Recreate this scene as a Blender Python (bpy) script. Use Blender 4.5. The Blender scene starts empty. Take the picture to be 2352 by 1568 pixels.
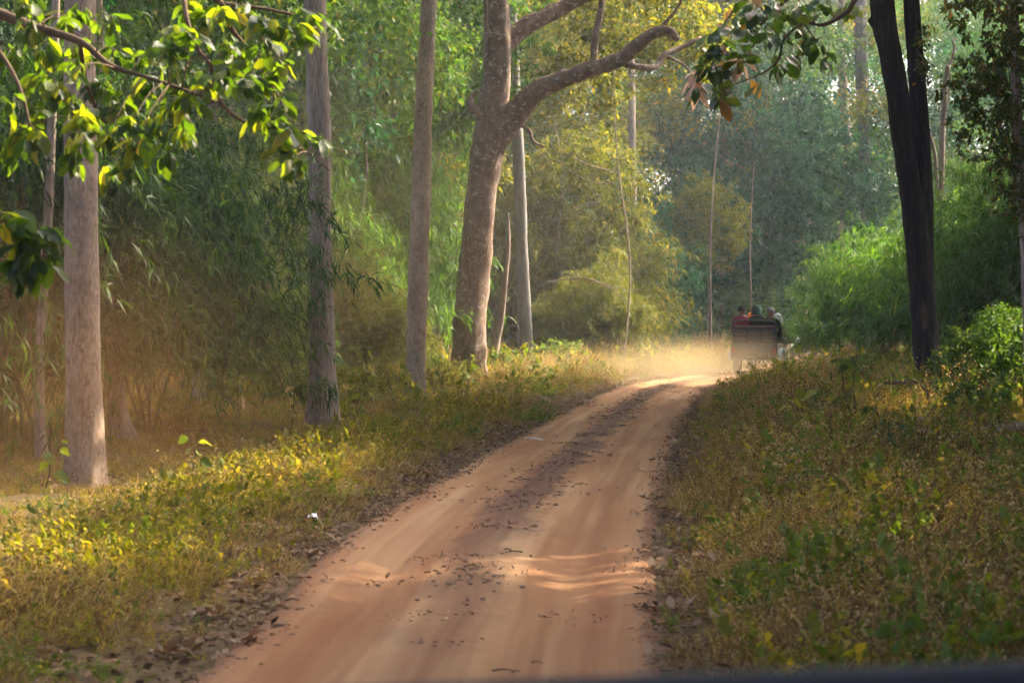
import bpy, math, random
import numpy as np
from mathutils import Vector, Matrix, noise as mnoise

random.seed(11)
rng = np.random.default_rng(11)
R = math.radians
scene = bpy.context.scene
col = scene.collection

# ------------------------------------------------------------------ camera
F = 2309.0                     # focal length in pixels of the 1024 px wide picture
CAM_Z = 2.2
HORIZON = 306.0
cam_data = bpy.data.cameras.new('camera')
cam = bpy.data.objects.new('camera', cam_data)
col.objects.link(cam)
cam_data.sensor_width = 36.0
cam_data.lens = 36.0 * F / 1024.0
cam_data.clip_start = 0.05
cam_data.clip_end = 3000.0
cam.location = (0, 0, CAM_Z)
cam.rotation_euler = (R(90) - math.atan((341 - HORIZON) / F), 0, 0)
cam_data.dof.use_dof = True
cam_data.dof.focus_distance = 50.0
cam_data.dof.aperture_fstop = 4.5
scene.camera = cam

# ------------------------------------------------------------------ sky, sun, exposure
SUN_AZ = 58.0                  # degrees to the right of the view direction
SUN_EL = 37.0
world = bpy.data.worlds.new('World')
scene.world = world
world.use_nodes = True
wt = world.node_tree
for n in list(wt.nodes):
    wt.nodes.remove(n)
sky = wt.nodes.new('ShaderNodeTexSky')
sky.sky_type = 'NISHITA'
sky.sun_disc = False
sky.sun_elevation = R(SUN_EL)
sky.sun_rotation = R(SUN_AZ)
sky.air_density = 0.35
sky.dust_density = 6.0
sky.ozone_density = 0.6
bg = wt.nodes.new('ShaderNodeBackground')
bg.inputs['Strength'].default_value = 0.15
wo = wt.nodes.new('ShaderNodeOutputWorld')
wt.links.new(sky.outputs[0], bg.inputs[0])
wt.links.new(bg.outputs[0], wo.inputs[0])

SUN = Vector((math.sin(R(SUN_AZ)) * math.cos(R(SUN_EL)), math.cos(R(SUN_AZ)) * math.cos(R(SUN_EL)), math.sin(R(SUN_EL))))
sun_data = bpy.data.lights.new('sun', 'SUN')
sun_data.energy = 3.0
sun_data.angle = R(0.5)
sun_data.color = (1.0, 0.84, 0.6)
sun = bpy.data.objects.new('sun', sun_data)
sun.rotation_euler = (-SUN).to_track_quat('-Z', 'Y').to_euler()
sun.location = SUN * 60
col.objects.link(sun)

scene.view_settings.view_transform = 'Standard'
scene.view_settings.look = 'None'
scene.view_settings.gamma = 1.0
scene.view_settings.use_curve_mapping = False
scene.view_settings.exposure = 2.85
HAZE_DENSITY = .0007
DUSTS_AND_GLOW = [
    ('road_dust', 'tan dust cloud hanging over the road behind the jeep', (5.0, 67.6, .1), (6.2, 9.0, 1.55), .13, (.74, .57, .35), 1.0),
    ('verge_dust_glow', 'ochre dust and painted flare glow over the left verge round the mottled pale trunk', (-5.6, 25.5, 1.2), (4.2, 8.0, 2.9), .024, (.99, .5, .16), 2.0),  # volume coloured to imitate an orange flare glow, besides dust
    ('golden_dust_glow', 'thin golden dust and painted flare glow between the tall trunks left of the road', (-3.5, 46.0, 3.4), (8.0, 15.0, 6.0), .0105, (.98, .6, .18), 3.0, .25),  # larger volume that carries the golden flare glow on, besides dust
]

scene.render.engine = 'CYCLES'
cy = scene.cycles
cy.max_bounces = 4
cy.diffuse_bounces = 2
cy.glossy_bounces = 2
cy.transmission_bounces = 2
cy.transparent_max_bounces = 4
cy.volume_bounces = 0
cy.use_denoising = True
cy.use_adaptive_sampling = True
cy.adaptive_threshold = 0.04
cy.sample_clamp_indirect = 4.0
cy.volume_step_rate = 2.0
cy.debug_use_spatial_splits = True
cy.volume_max_steps = 64
cy.caustics_reflective = False
cy.caustics_refractive = False

# ------------------------------------------------------------------ helpers
def at(dx, dy, Y):
    """photograph position (on a 2352 px wide print) at distance Y -> world"""
    x = dx * 1024 / 2352
    y = dy * 1024 / 2352
    return Vector(((x - 512) / F * Y, Y, CAM_Z - (y - HORIZON) / F * Y))

def px(w, Y):
    return w * 1024 / 2352 / F * Y

def np_mesh(name, verts, faces, mats, tint=None, smooth=False, fmat=None):
    verts = np.asarray(verts, dtype=np.float32).reshape(-1, 3)
    faces = np.asarray(faces, dtype=np.int32)
    k = faces.shape[1]
    me = bpy.data.meshes.new(name)
    me.vertices.add(len(verts))
    me.vertices.foreach_set('co', verts.ravel())
    me.loops.add(faces.size)
    me.loops.foreach_set('vertex_index', faces.ravel())
    me.polygons.add(len(faces))
    me.polygons.foreach_set('loop_start', np.arange(0, faces.size, k, dtype=np.int32))
    me.polygons.foreach_set('loop_total', np.full(len(faces), k, dtype=np.int32))
    if smooth:
        me.polygons.foreach_set('use_smooth', np.ones(len(faces), dtype=bool))
    if fmat is not None:
        me.polygons.foreach_set('material_index', np.asarray(fmat, dtype=np.int32))
    me.update(calc_edges=True)
    if tint is not None:
        a = me.attributes.new('tint', 'FLOAT', 'POINT')
        a.data.foreach_set('value', np.asarray(tint, dtype=np.float32))
    for m in (mats if isinstance(mats, (list, tuple)) else [mats]):
        me.materials.append(m)
    return me

def link(name, me, parent=None):
    o = bpy.data.objects.new(name, me)
    col.objects.link(o)
    if parent is not None:
        o.parent = parent
    return o

def tag(o, label=None, cat=None, group=None, kind=None):
    if label: o['label'] = label
    if cat: o['category'] = cat
    if group: o['group'] = group
    if kind: o['kind'] = kind
    return o

def empty(name, loc, rz=0.0):
    o = bpy.data.objects.new(name, None)
    o.empty_display_size = 0.2
    o.location = loc
    o.rotation_euler = (0, 0, rz)
    col.objects.link(o)
    return o

def nrm(a):
    return a / np.maximum(np.linalg.norm(a, axis=-1, keepdims=True), 1e-9)

class Mesh:
    """collects verts / quads of several shapes into one mesh"""
    def __init__(self):
        self.v = []; self.f = []; self.m = []; self.n = 0
    def add(self, verts, faces, m=0):
        for f in faces:
            self.f.append(tuple(i + self.n for i in f)); self.m.append(m)
        self.v.extend([tuple(p) for p in verts]); self.n += len(verts)
        return self
    def box(self, c, s, rot=None, m=0, bev=0.0):
        hx, hy, hz = s[0] / 2, s[1] / 2, s[2] / 2
        b = min(bev, hx * .9, hy * .9, hz * .9)
        if b <= 0:
            vs = [Vector((x, y, z)) for x in (-hx, hx) for y in (-hy, hy) for z in (-hz, hz)]
            fs = [(0, 1, 3, 2), (4, 6, 7, 5), (0, 4, 5, 1), (2, 3, 7, 6), (0, 2, 6, 4), (1, 5, 7, 3)]
        else:
            vs = []; idx = {}
            for sx in (-1, 1):
                for sy in (-1, 1):
                    for sz in (-1, 1):
                        for ax in range(3):
                            h = [hx, hy, hz]; p = [h[i] - (b if i != ax else 0) for i in range(3)]
                            idx[(sx, sy, sz, ax)] = len(vs)
                            vs.append(Vector((sx * p[0], sy * p[1], sz * p[2])))
            fs = []
            for ax in range(3):
                o1, o2 = [i for i in range(3) if i != ax]
                for s_ in (-1, 1):
                    q = []
                    for a, c2 in ((-1, -1), (1, -1), (1, 1), (-1, 1)):
                        t = [0, 0, 0]; t[ax] = s_; t[o1] = a; t[o2] = c2
                        q.append(idx[(t[0], t[1], t[2], ax)])
                    fs.append(tuple(q))
                for a in (-1, 1):
                    for c2 in (-1, 1):
                        t0 = [0, 0, 0]; t0[o1] = a; t0[o2] = c2
                        t1 = list(t0); t0[ax] = -1; t1[ax] = 1
                        fs.append((idx[(*t0, o1)], idx[(*t1, o1)], idx[(*t1, o2)], idx[(*t0, o2)]))
            for sx in (-1, 1):
                for sy in (-1, 1):
                    for sz in (-1, 1):
                        fs.append(tuple(idx[(sx, sy, sz, i)] for i in range(3)))
        if rot is not None:
            vs = [rot @ v for v in vs]
        c = Vector(c)
        return self.add([v + c for v in vs], fs, m)
    def tube(self, pts, rad, seg=10, m=0, caps=True):
        vs, fs = loft(pts, rad, seg, caps=caps)
        return self.add(vs, fs, m)
    def build(self, name, mats, parent=None, smooth=False):
        me = bpy.data.meshes.new(name)
        me.from_pydata(self.v, [], self.f)
        import bmesh
        bm = bmesh.new(); bm.from_mesh(me)
        bmesh.ops.recalc_face_normals(bm, faces=bm.faces)
        bm.to_mesh(me); bm.free()
        for mm in (mats if isinstance(mats, (list, tuple)) else [mats]):
            me.materials.append(mm)
        for p, i in zip(me.polygons, self.m):
            p.material_index = i
            p.use_smooth = smooth
        return link(name, me, parent)

def spline(pts, n):
    """Catmull-Rom through the points, n samples per span"""
    P = [np.array(p, dtype=float) for p in pts]
    P = [2 * P[0] - P[1]] + P + [2 * P[-1] - P[-2]]
    out = []
    for i in range(1, len(P) - 2):
        for k in range(n):
            t = k / n
            a, b, c, d = P[i - 1], P[i], P[i + 1], P[i + 2]
            out.append(.5 * (2 * b + (c - a) * t + (2 * a - 5 * b + 4 * c - d) * t * t + (3 * b - a - 3 * c + d) * t ** 3))
    out.append(P[-2])
    return np.array(out)

def loft(pts, rad, seg=12, caps=True, rough=0.0, freq=2.0, seed=0.0, lobes=None):
    """tube round a path; radius per point; optional surface unevenness"""
    pts = [Vector(p) for p in pts]
    if not hasattr(rad, '__len__'):
        rad = [rad] * len(pts)
    vs = []; fs = []
    ref = None
    for i, p in enumerate(pts):
        t = (pts[min(i + 1, len(pts) - 1)] - pts[max(i - 1, 0)]).normalized()
        if ref is None:
            ref = Vector((1, 0, 0)) if abs(t.x) < .8 else Vector((0, 1, 0))
        s = (ref - t * ref.dot(t)).normalized()
        u = t.cross(s)
        ref = s
        for k in range(seg):
            a = 2 * math.pi * k / seg
            d = s * math.cos(a) + u * math.sin(a)
            r = rad[i]
            if rough:
                q = (p + d * rad[i]) * freq + Vector((seed, seed * 1.7, 0))
                q.z *= .35
                r *= 1 + rough * mnoise.noise(q) + rough * .5 * mnoise.noise(q * 2.7)
            if lobes is not None:
                r *= lobes(i, a)
            vs.append(p + d * r)
    for i in range(len(pts) - 1):
        for k in range(seg):
            a = i * seg + k; b = i * seg + (k + 1) % seg
            fs.append((a, b, b + seg, a + seg))
    if caps:
        n = len(vs)
        vs.append(pts[0]); vs.append(pts[-1])
        for k in range(seg):
            fs.append((n, (k + 1) % seg, k))
            fs.append((n + 1, (len(pts) - 1) * seg + k, (len(pts) - 1) * seg + (k + 1) % seg))
    return vs, fs

# ------------------------------------------------------------------ materials
def mat(name):
    m = bpy.data.materials.new(name)
    m.use_nodes = True
    nt = m.node_tree
    for n in list(nt.nodes):
        nt.nodes.remove(n)
    out = nt.nodes.new('ShaderNodeOutputMaterial')
    return m, nt, out

def N(nt, t, **kw):
    n = nt.nodes.new(t)
    for k, v in kw.items():
        if k in n.inputs: n.inputs[k].default_value = v
        else: setattr(n, k, v)
    return n

def ramp(nt, stops, src=None, interp='LINEAR'):
    r = nt.nodes.new('ShaderNodeValToRGB')
    r.color_ramp.interpolation = interp
    els = r.color_ramp.elements
    while len(els) < len(stops):
        els.new(0.5)
    for e, (p, c) in zip(els, stops):
        e.position = p
        e.color = (*c, 1)
    if src is not None:
        nt.links.new(src, r.inputs[0])
    return r

def leaf_material(name, stops, trans=0.45, tmul=(1.5, 1.35, .5), rough=.55, spec=.16, ref='tint'):
    m, nt, out = mat(name)
    at_ = N(nt, 'ShaderNodeAttribute', attribute_name=ref)
    oi = N(nt, 'ShaderNodeObjectInfo')
    ad = N(nt, 'ShaderNodeMath', operation='MULTIPLY_ADD')
    nt.links.new(oi.outputs['Random'], ad.inputs[0]); ad.inputs[1].default_value = .22
    ad2 = N(nt, 'ShaderNodeMath', operation='SUBTRACT')
    nt.links.new(at_.outputs['Fac'], ad.inputs[2]); nt.links.new(ad.outputs[0], ad2.inputs[0]); ad2.inputs[1].default_value = .11
    r = ramp(nt, stops, ad2.outputs[0])
    pb = N(nt, 'ShaderNodeBsdfPrincipled')
    pb.inputs['Roughness'].default_value = rough
    pb.inputs['Specular IOR Level'].default_value = spec
    nt.links.new(r.outputs[0], pb.inputs['Base Color'])
    mu = N(nt, 'ShaderNodeMix', data_type='RGBA', blend_type='MULTIPLY')
    mu.inputs[0].default_value = 1.0
    nt.links.new(r.outputs[0], mu.inputs[6]); mu.inputs[7].default_value = (*tmul, 1)
    tr = N(nt, 'ShaderNodeBsdfTranslucent')
    nt.links.new(mu.outputs[2], tr.inputs[0])
    mx = N(nt, 'ShaderNodeMixShader'); mx.inputs[0].default_value = trans
    nt.links.new(pb.outputs[0], mx.inputs[1]); nt.links.new(tr.outputs[0], mx.inputs[2])
    nt.links.new(mx.outputs[0], out.inputs[0])
    return m

def bark_material(name, stops, scale=3.0, stretch=.25, bump=.6, patch=None, patch_scale=6.0, patch_at=.58):
    m, nt, out = mat(name)
    tc = N(nt, 'ShaderNodeTexCoord')
    mp = N(nt, 'ShaderNodeMapping'); mp.inputs['Scale'].default_value = (1, 1, stretch)
    nt.links.new(tc.outputs['Object'], mp.inputs[0])
    n1 = N(nt, 'ShaderNodeTexNoise', Scale=scale, Detail=8.0, Roughness=.65)
    n2 = N(nt, 'ShaderNodeTexNoise', Scale=scale * 9, Detail=5.0, Roughness=.6)
    nt.links.new(mp.outputs[0], n1.inputs['Vector']); nt.links.new(mp.outputs[0], n2.inputs['Vector'])
    ad = N(nt, 'ShaderNodeMath', operation='ADD'); sb = N(nt, 'ShaderNodeMath', operation='MULTIPLY'); sb.inputs[1].default_value = .5
    nt.links.new(n1.outputs[0], ad.inputs[0]); nt.links.new(n2.outputs[0], ad.inputs[1]); nt.links.new(ad.outputs[0], sb.inputs[0])
    r = ramp(nt, stops, sb.outputs[0])
    c = r.outputs[0]
    if patch is not None:
        n3 = N(nt, 'ShaderNodeTexNoise', Scale=patch_scale, Detail=6.0, Roughness=.7)
        nt.links.new(tc.outputs['Object'], n3.inputs['Vector'])
        rr = ramp(nt, [(patch_at, (0, 0, 0)), (patch_at + .05, (1, 1, 1))], n3.outputs[0])
        mx = N(nt, 'ShaderNodeMix', data_type='RGBA')
        nt.links.new(rr.outputs[0], mx.inputs[0]); nt.links.new(c, mx.inputs[6]); mx.inputs[7].default_value = (*patch, 1)
        c = mx.outputs[2]
    pb = N(nt, 'ShaderNodeBsdfPrincipled'); pb.inputs['Roughness'].default_value = .9
    pb.inputs['Specular IOR Level'].default_value = .15
    nt.links.new(c, pb.inputs['Base Color'])
    bp = N(nt, 'ShaderNodeBump'); bp.inputs['Strength'].default_value = bump; bp.inputs['Distance'].default_value = .03
    nt.links.new(sb.outputs[0], bp.inputs['Height']); nt.links.new(bp.outputs[0], pb.inputs['Normal'])
    nt.links.new(pb.outputs[0], out.inputs[0])
    return m

def plain(name, c, rough=.6, metal=0.0, spec=.4, var=.25, scale=8.0):
    m, nt, out = mat(name)
    tc = N(nt, 'ShaderNodeTexCoord')
    n1 = N(nt, 'ShaderNodeTexNoise', Scale=scale, Detail=5.0)
    nt.links.new(tc.outputs['Object'], n1.inputs['Vector'])
    r = ramp(nt, [(.3, tuple(x * (1 - var) for x in c)), (.7, tuple(min(1, x * (1 + var)) for x in c))], n1.outputs[0])
    pb = N(nt, 'ShaderNodeBsdfPrincipled')
    pb.inputs['Roughness'].default_value = rough; pb.inputs['Metallic'].default_value = metal
    pb.inputs['Specular IOR Level'].default_value = spec
    nt.links.new(r.outputs[0], pb.inputs['Base Color']); nt.links.new(pb.outputs[0], out.inputs[0])
    return m

M = {}
M['bamboo'] = leaf_material('bamboo_leaf', [(0, (.008, .026, .006)), (.45, (.026, .065, .011)), (.8, (.06, .115, .024)), (1, (.16, .17, .07))], trans=.38, tmul=(1.9, 2.0, .35))
M['bamboo_green'] = leaf_material('bamboo_leaf_green', [(0, (.028, .08, .02)), (.5, (.07, .15, .03)), (.85, (.12, .2, .045)), (1, (.22, .23, .07))], trans=.42, tmul=(1.8, 1.9, .35))
M['bamboo_olive'] = leaf_material('bamboo_leaf_olive', [(0, (.04, .062, .01)), (.5, (.09, .115, .017)), (.85, (.15, .155, .026)), (1, (.25, .2, .045))], trans=.42, tmul=(2.1, 1.8, .35))
M['leaf_dark'] = leaf_material('forest_leaf_dark', [(0, (.01, .05, .026)), (.5, (.025, .095, .05)), (.9, (.05, .13, .055)), (1, (.15, .15, .04))], trans=.35, tmul=(1.5, 2.0, .8), spec=.25)
M['leaf_mid'] = leaf_material('forest_leaf_mid', [(0, (.022, .065, .014)), (.5, (.055, .12, .022)), (.85, (.1, .155, .026)), (1, (.24, .19, .03))], trans=.42, tmul=(1.9, 2.0, .35))
M['leaf_yellow'] = leaf_material('forest_leaf_yellow', [(0, (.045, .075, .01)), (.45, (.095, .12, .014)), (.8, (.165, .155, .016)), (1, (.3, .19, .02))], trans=.48, tmul=(2.3, 1.9, .28))
M['big_leaf'] = leaf_material('big_leaf_green', [(0, (.01, .028, .01)), (.6, (.032, .062, .013)), (.92, (.1, .12, .02)), (1, (.3, .14, .04))], trans=.55, tmul=(5.4, 4.4, .28), rough=.5, spec=.3)
M['big_leaf_dark'] = leaf_material('big_leaf_dark', [(0, (.018, .042, .012)), (.6, (.04, .075, .018)), (.93, (.09, .1, .02)), (1, (.25, .13, .05))], trans=.4, tmul=(2.0, 2.0, .4), rough=.35, spec=.5)
M['dry_leaf'] = leaf_material('dry_curled_leaf', [(0, (.42, .26, .17)), (1, (.62, .45, .32))], trans=.4, tmul=(1.3, 1.1, .9), rough=.7, spec=.2)
M['weed_dry'] = leaf_material('dry_weed', [(0, (.06, .035, .02)), (.3, (.2, .13, .055)), (.7, (.34, .24, .1)), (1, (.52, .41, .22))], trans=.4, tmul=(1.3, 1.15, .6), rough=.75, spec=.15)
M['weed_olive'] = leaf_material('olive_weed', [(0, (.06, .045, .012)), (.3, (.18, .145, .035)), (.7, (.3, .23, .06)), (1, (.46, .34, .13))], trans=.42, tmul=(1.4, 1.2, .5), rough=.7, spec=.2)
M['weed_green'] = leaf_material('green_weed', [(0, (.04, .075, .014)), (.5, (.1, .15, .025)), (.85, (.17, .2, .04)), (1, (.32, .26, .06))], trans=.45, tmul=(1.9, 1.7, .4))
M['litter'] = leaf_material('leaf_litter', [(0, (.05, .03, .02)), (.4, (.17, .1, .06)), (.75, (.3, .2, .12)), (1, (.55, .43, .28))], trans=.15, tmul=(1.2, 1, .8), rough=.8, spec=.12)
M['bark_pale'] = bark_material('bark_pale', [(.34, (.09, .065, .048)), (.5, (.23, .17, .13)), (.66, (.36, .285, .225))], scale=3.2, stretch=.4, bump=.6, patch=(.13, .09, .07), patch_scale=4, patch_at=.58)
M['bark_tan'] = bark_material('bark_tan', [(.34, (.13, .09, .065)), (.5, (.33, .25, .185)), (.66, (.5, .4, .3))], scale=3.2, stretch=.4, bump=.6, patch=(.2, .14, .1), patch_scale=4, patch_at=.6)
M['bark_brown'] = bark_material('bark_brown', [(.34, (.09, .062, .05)), (.5, (.27, .205, .165)), (.66, (.44, .35, .28))], scale=3.5, stretch=.16, bump=.8)
M['bark_flaky'] = bark_material('bark_flaky', [(.36, (.06, .04, .03)), (.5, (.19, .13, .1)), (.64, (.31, .23, .18))], scale=5, stretch=.6, bump=1.0, patch=(.4, .34, .29), patch_scale=7, patch_at=.56)
M['bark_black'] = bark_material('bark_black', [(.36, (.005, .004, .004)), (.52, (.022, .017, .014)), (.64, (.1, .075, .058))], scale=10, stretch=.08, bump=1.0)
M['bark_grey'] = bark_material('bark_grey', [(.32, (.05, .048, .045)), (.5, (.14, .13, .12)), (.68, (.25, .24, .22))], scale=5, stretch=.2, bump=.6)
M['twig'] = bark_material('twig', [(.3, (.045, .03, .02)), (.7, (.15, .1, .06))], scale=6, stretch=.5, bump=.3)
M['dead_wood'] = bark_material('dead_wood', [(.3, (.1, .075, .055)), (.7, (.28, .22, .17))], scale=6, stretch=.3, bump=.5)
M['culm'] = bark_material('bamboo_culm', [(.3, (.07, .07, .02)), (.7, (.2, .17, .06))], scale=3, stretch=.4, bump=.1)

# ------------------------------------------------------------------ the road's course and the lie of the land
ROAD = spline([(-2.2, -60, 1.5), (-1.6, -25, 1.5), (-1.0, 0, 1.45), (-.5, 13.5, 1.42), (-.33, 16.7, 1.43), (-.16, 21.3, 1.5), (.52, 29.4, 1.45),
               (1.5, 39.3, 1.35), (2.75, 51.3, 1.3), (4.15, 62.3, 1.3), (5.9, 69.5, 1.35), (8.0, 76, 1.4), (11.0, 87, 1.4), (14.2, 102, 1.4),
               (18.6, 121, 1.4), (26, 150, 1.4), (42, 200, 1.4), (60, 260, 1.4)], 14)
_seg = np.linalg.norm(np.diff(ROAD[:, :2], axis=0), axis=1)
ROAD_S = np.concatenate([[0], np.cumsum(_seg)])

def road_d(x, y):
    """signed distance beyond the road's edge, and side (-1 left, +1 right)"""
    x = np.asarray(x, float).ravel(); y = np.asarray(y, float).ravel()
    d = np.empty(len(x)); side = np.empty(len(x))
    for a in range(0, len(x), 20000):
        dx = x[a:a + 20000, None] - ROAD[None, :, 0]; dy = y[a:a + 20000, None] - ROAD[None, :, 1]
        q = dx * dx + dy * dy
        i = np.argmin(q, axis=1)
        j = np.clip(i, 0, len(ROAD) - 2)
        t = ROAD[j + 1, :2] - ROAD[j, :2]; t /= np.linalg.norm(t, axis=1)[:, None]
        r = np.arange(len(i))
        lat = dx[r, j] * t[:, 1] - dy[r, j] * t[:, 0]
        d[a:a + 20000] = np.abs(lat) - ROAD[j, 2]
        side[a:a + 20000] = np.sign(lat)
    return d, side

def sstep(a, b, x):
    t = np.clip((x - a) / (b - a), 0, 1)
    return t * t * (3 - 2 * t)

def land(x, y, d=None, side=None):
    x = np.asarray(x, float).ravel(); y = np.asarray(y, float).ravel()
    if d is None:
        d, side = road_d(x, y)
    bumps = .05 * np.sin(x * 1.1 + 1.3) * np.sin(y * .83) + .03 * np.sin(x * 2.7 + y * 1.9) + .02 * np.sin(x * 5.1 - y * 4.3 + 1)
    lft = .1 * sstep(-.15, 1.0, d) + .12 * sstep(2, 9, d)
    rgt = .12 * sstep(-.15, .9, d) + .22 * sstep(.6, 5, d) * sstep(22, 46, y)
    z = np.where(side < 0, lft, rgt) + bumps * sstep(0, 1.5, d)
    z = z + np.where(d < 0, -.07 * sstep(0, .25, -d), 0)
    return z + .012 * np.clip(y - 85, 0, 400) * (.5 + .5 * sstep(5, 40, np.abs(x)))

def land1(x, y):
    return float(land([x], [y])[0])

# ground sheet, finer near the road
xs = np.concatenate([np.linspace(-400, -40, 16)[:-1], np.linspace(-40, -12, 22)[:-1], np.linspace(-12, 16, 112)[:-1], np.linspace(16, 44, 22)[:-1], np.linspace(44, 400, 16)])
ys = np.concatenate([np.linspace(-120, 0, 14)[:-1], np.linspace(0, 10, 14)[:-1], np.linspace(10, 50, 170)[:-1], np.linspace(50, 100, 110)[:-1], np.linspace(100, 200, 50)[:-1], np.linspace(200, 700, 14)])
gx, gy = np.meshgrid(xs, ys)
gz = land(gx, gy).reshape(gx.shape)
nv = np.stack([gx, gy, gz], -1).reshape(-1, 3)
ii = np.arange(len(ys) - 1)[:, None] * len(xs) + np.arange(len(xs) - 1)[None]
gf = np.stack([ii, ii + 1, ii + 1 + len(xs), ii + len(xs)], -1).reshape(-1, 4)
m, nt, out = mat('forest_floor')
tc = N(nt, 'ShaderNodeTexCoord')
n1 = N(nt, 'ShaderNodeTexNoise', Scale=.6, Detail=6.0, Roughness=.6)
n2 = N(nt, 'ShaderNodeTexNoise', Scale=14.0, Detail=8.0, Roughness=.7)
nt.links.new(tc.outputs['Object'], n1.inputs['Vector']); nt.links.new(tc.outputs['Object'], n2.inputs['Vector'])
r1 = ramp(nt, [(.3, (.05, .03, .018)), (.5, (.12, .08, .04)), (.7, (.2, .13, .08))], n2.outputs[0])
r2 = ramp(nt, [(.35, (.05, .05, .015)), (.65, (.14, .1, .045))], n1.outputs[0])
mx = N(nt, 'ShaderNodeMix', data_type='RGBA'); mx.inputs[0].default_value = .45
nt.links.new(r1.outputs[0], mx.inputs[6]); nt.links.new(r2.outputs[0], mx.inputs[7])
pb = N(nt, 'ShaderNodeBsdfPrincipled'); pb.inputs['Roughness'].default_value = .95; pb.inputs['Specular IOR Level'].default_value = .1
nt.links.new(mx.outputs[2], pb.inputs['Base Color'])
bp = N(nt, 'ShaderNodeBump'); bp.inputs['Strength'].default_value = .8; bp.inputs['Distance'].default_value = .04
nt.links.new(n2.outputs[0], bp.inputs['Height']); nt.links.new(bp.outputs[0], pb.inputs['Normal'])
nt.links.new(pb.outputs[0], out.inputs[0])
M['floor'] = m
ground = link('ground', np_mesh('ground', nv, gf, m, smooth=True))
tag(ground, kind='structure')

# road sheet with wheel ruts
u = np.linspace(-1.14, 1.14, 45)
keep = [i for i in range(len(ROAD))]
RS = spline([tuple(p) for p in ROAD[::2]], 9)
t = np.gradient(RS[:, :2], axis=0); t /= np.linalg.norm(t, axis=1)[:, None]
nrmv = np.stack([t[:, 1], -t[:, 0]], -1)
wob = np.array([[.06 * math.sin(a * .31 + 2) + .05 * math.sin(a * .77)] for a in range(len(RS))])
ragged = np.array([[1 + .07 * mnoise.noise(Vector((a * .9, b * 5.0, 2.0))) + .05 * mnoise.noise(Vector((a * 3.1, b * 7.0, 5.0))) for b in (-1, 1)] for a in np.linspace(0, 330, len(RS))])
half = RS[:, 2:3] * np.where(u[None] < 0, ragged[:, 0:1], ragged[:, 1:2])
lat = u[None, :] * half
RX = RS[:, 0:1] + nrmv[:, 0:1] * lat
RY = RS[:, 1:2] + nrmv[:, 1:2] * lat
sl = np.concatenate([[0], np.cumsum(np.linalg.norm(np.diff(RS[:, :2], axis=0), axis=1))])
SS = np.repeat(sl[:, None], len(u), 1)
UU = np.repeat(u[None], len(RS), 0)
rut = -.045 * (np.exp(-((np.abs(UU) - .52) / .17) ** 2)) + .03 * np.exp(-(UU / .22) ** 2)
rip = .012 * np.array([[mnoise.noise(Vector((a * 4.5, b * .35, 3.0))) for a in u] for b in sl])
base = np.where(np.abs(UU) > .94, -.03 - .6 * (np.abs(UU) - .94), 0.0)
gradz = .012 * np.clip(RY - 85, 0, 400) * (.5 + .5 * sstep(5, 40, np.abs(RX)))
RZ = .03 + rut + rip + base + gradz
rv = np.stack([RX, RY, RZ], -1).reshape(-1, 3)
k = len(u)
ii = np.arange(len(RS) - 1)[:, None] * k + np.arange(k - 1)[None]
rf = np.stack([ii, ii + 1, ii + 1 + k, ii + k], -1).reshape(-1, 4)
m, nt, out = mat('laterite_track')
uv = N(nt, 'ShaderNodeUVMap', uv_map='track')
sp = N(nt, 'ShaderNodeSeparateXYZ'); nt.links.new(uv.outputs[0], sp.inputs[0])
def stretched(sx, sy, scale, detail=5.0, rough=.6):
    mp = N(nt, 'ShaderNodeMapping'); mp.inputs['Scale'].default_value = (sx, sy, 1)
    nt.links.new(uv.outputs[0], mp.inputs[0])
    n = N(nt, 'ShaderNodeTexNoise', Scale=scale, Detail=detail, Roughness=rough)
    nt.links.new(mp.outputs[0], n.inputs['Vector'])
    return n
streak = stretched(1.0, .014, 6.0, 2.0)
streak2 = stretched(1.0, .04, 2.4, 3.0)
grain = stretched(1.0, 1.0, 26.0, 8.0, .75)
blot = stretched(1.0, .4, 1.6, 6.0, .7)
rb = ramp(nt, [(.3, (.25, .115, .056)), (.45, (.33, .178, .088)), (.56, (.39, .228, .118)), (.7, (.45, .295, .16))], streak2.outputs[0])
rs = ramp(nt, [(.42, (0, 0, 0)), (.64, (1, 1, 1))], streak.outputs[0])
mx1 = N(nt, 'ShaderNodeMix', data_type='RGBA'); nt.links.new(rb.outputs[0], mx1.inputs[6]); mx1.inputs[7].default_value = (.23, .105, .05, 1)
ml = N(nt, 'ShaderNodeMath', operation='MULTIPLY'); ml.inputs[1].default_value = .62
nt.links.new(rs.outputs[0], ml.inputs[0]); nt.links.new(ml.outputs[0], mx1.inputs[0])
# litter strip between the wheel tracks
ab = N(nt, 'ShaderNodeMath', operation='ABSOLUTE')
sh = N(nt, 'ShaderNodeMath', operation='ADD'); sh.inputs[1].default_value = .04
nt.links.new(sp.outputs[0], sh.inputs[0]); nt.links.new(sh.outputs[0], ab.inputs[0])
bl = N(nt, 'ShaderNodeMath', operation='MULTIPLY_ADD'); bl.inputs[1].default_value = -.9; bl.inputs[2].default_value = .455
nt.links.new(blot.outputs[0], bl.inputs[0])
sm = N(nt, 'ShaderNodeMath', operation='ADD'); nt.links.new(ab.outputs[0], sm.inputs[0]); nt.links.new(bl.outputs[0], sm.inputs[1])
strip = ramp(nt, [(.1, (1, 1, 1)), (.26, (0, 0, 0))], sm.outputs[0])
gr = ramp(nt, [(.35, (.055, .03, .022)), (.6, (.17, .1, .07)), (.75, (.33, .22, .15))], grain.outputs[0])
mx2 = N(nt, 'ShaderNodeMix', data_type='RGBA')
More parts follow.
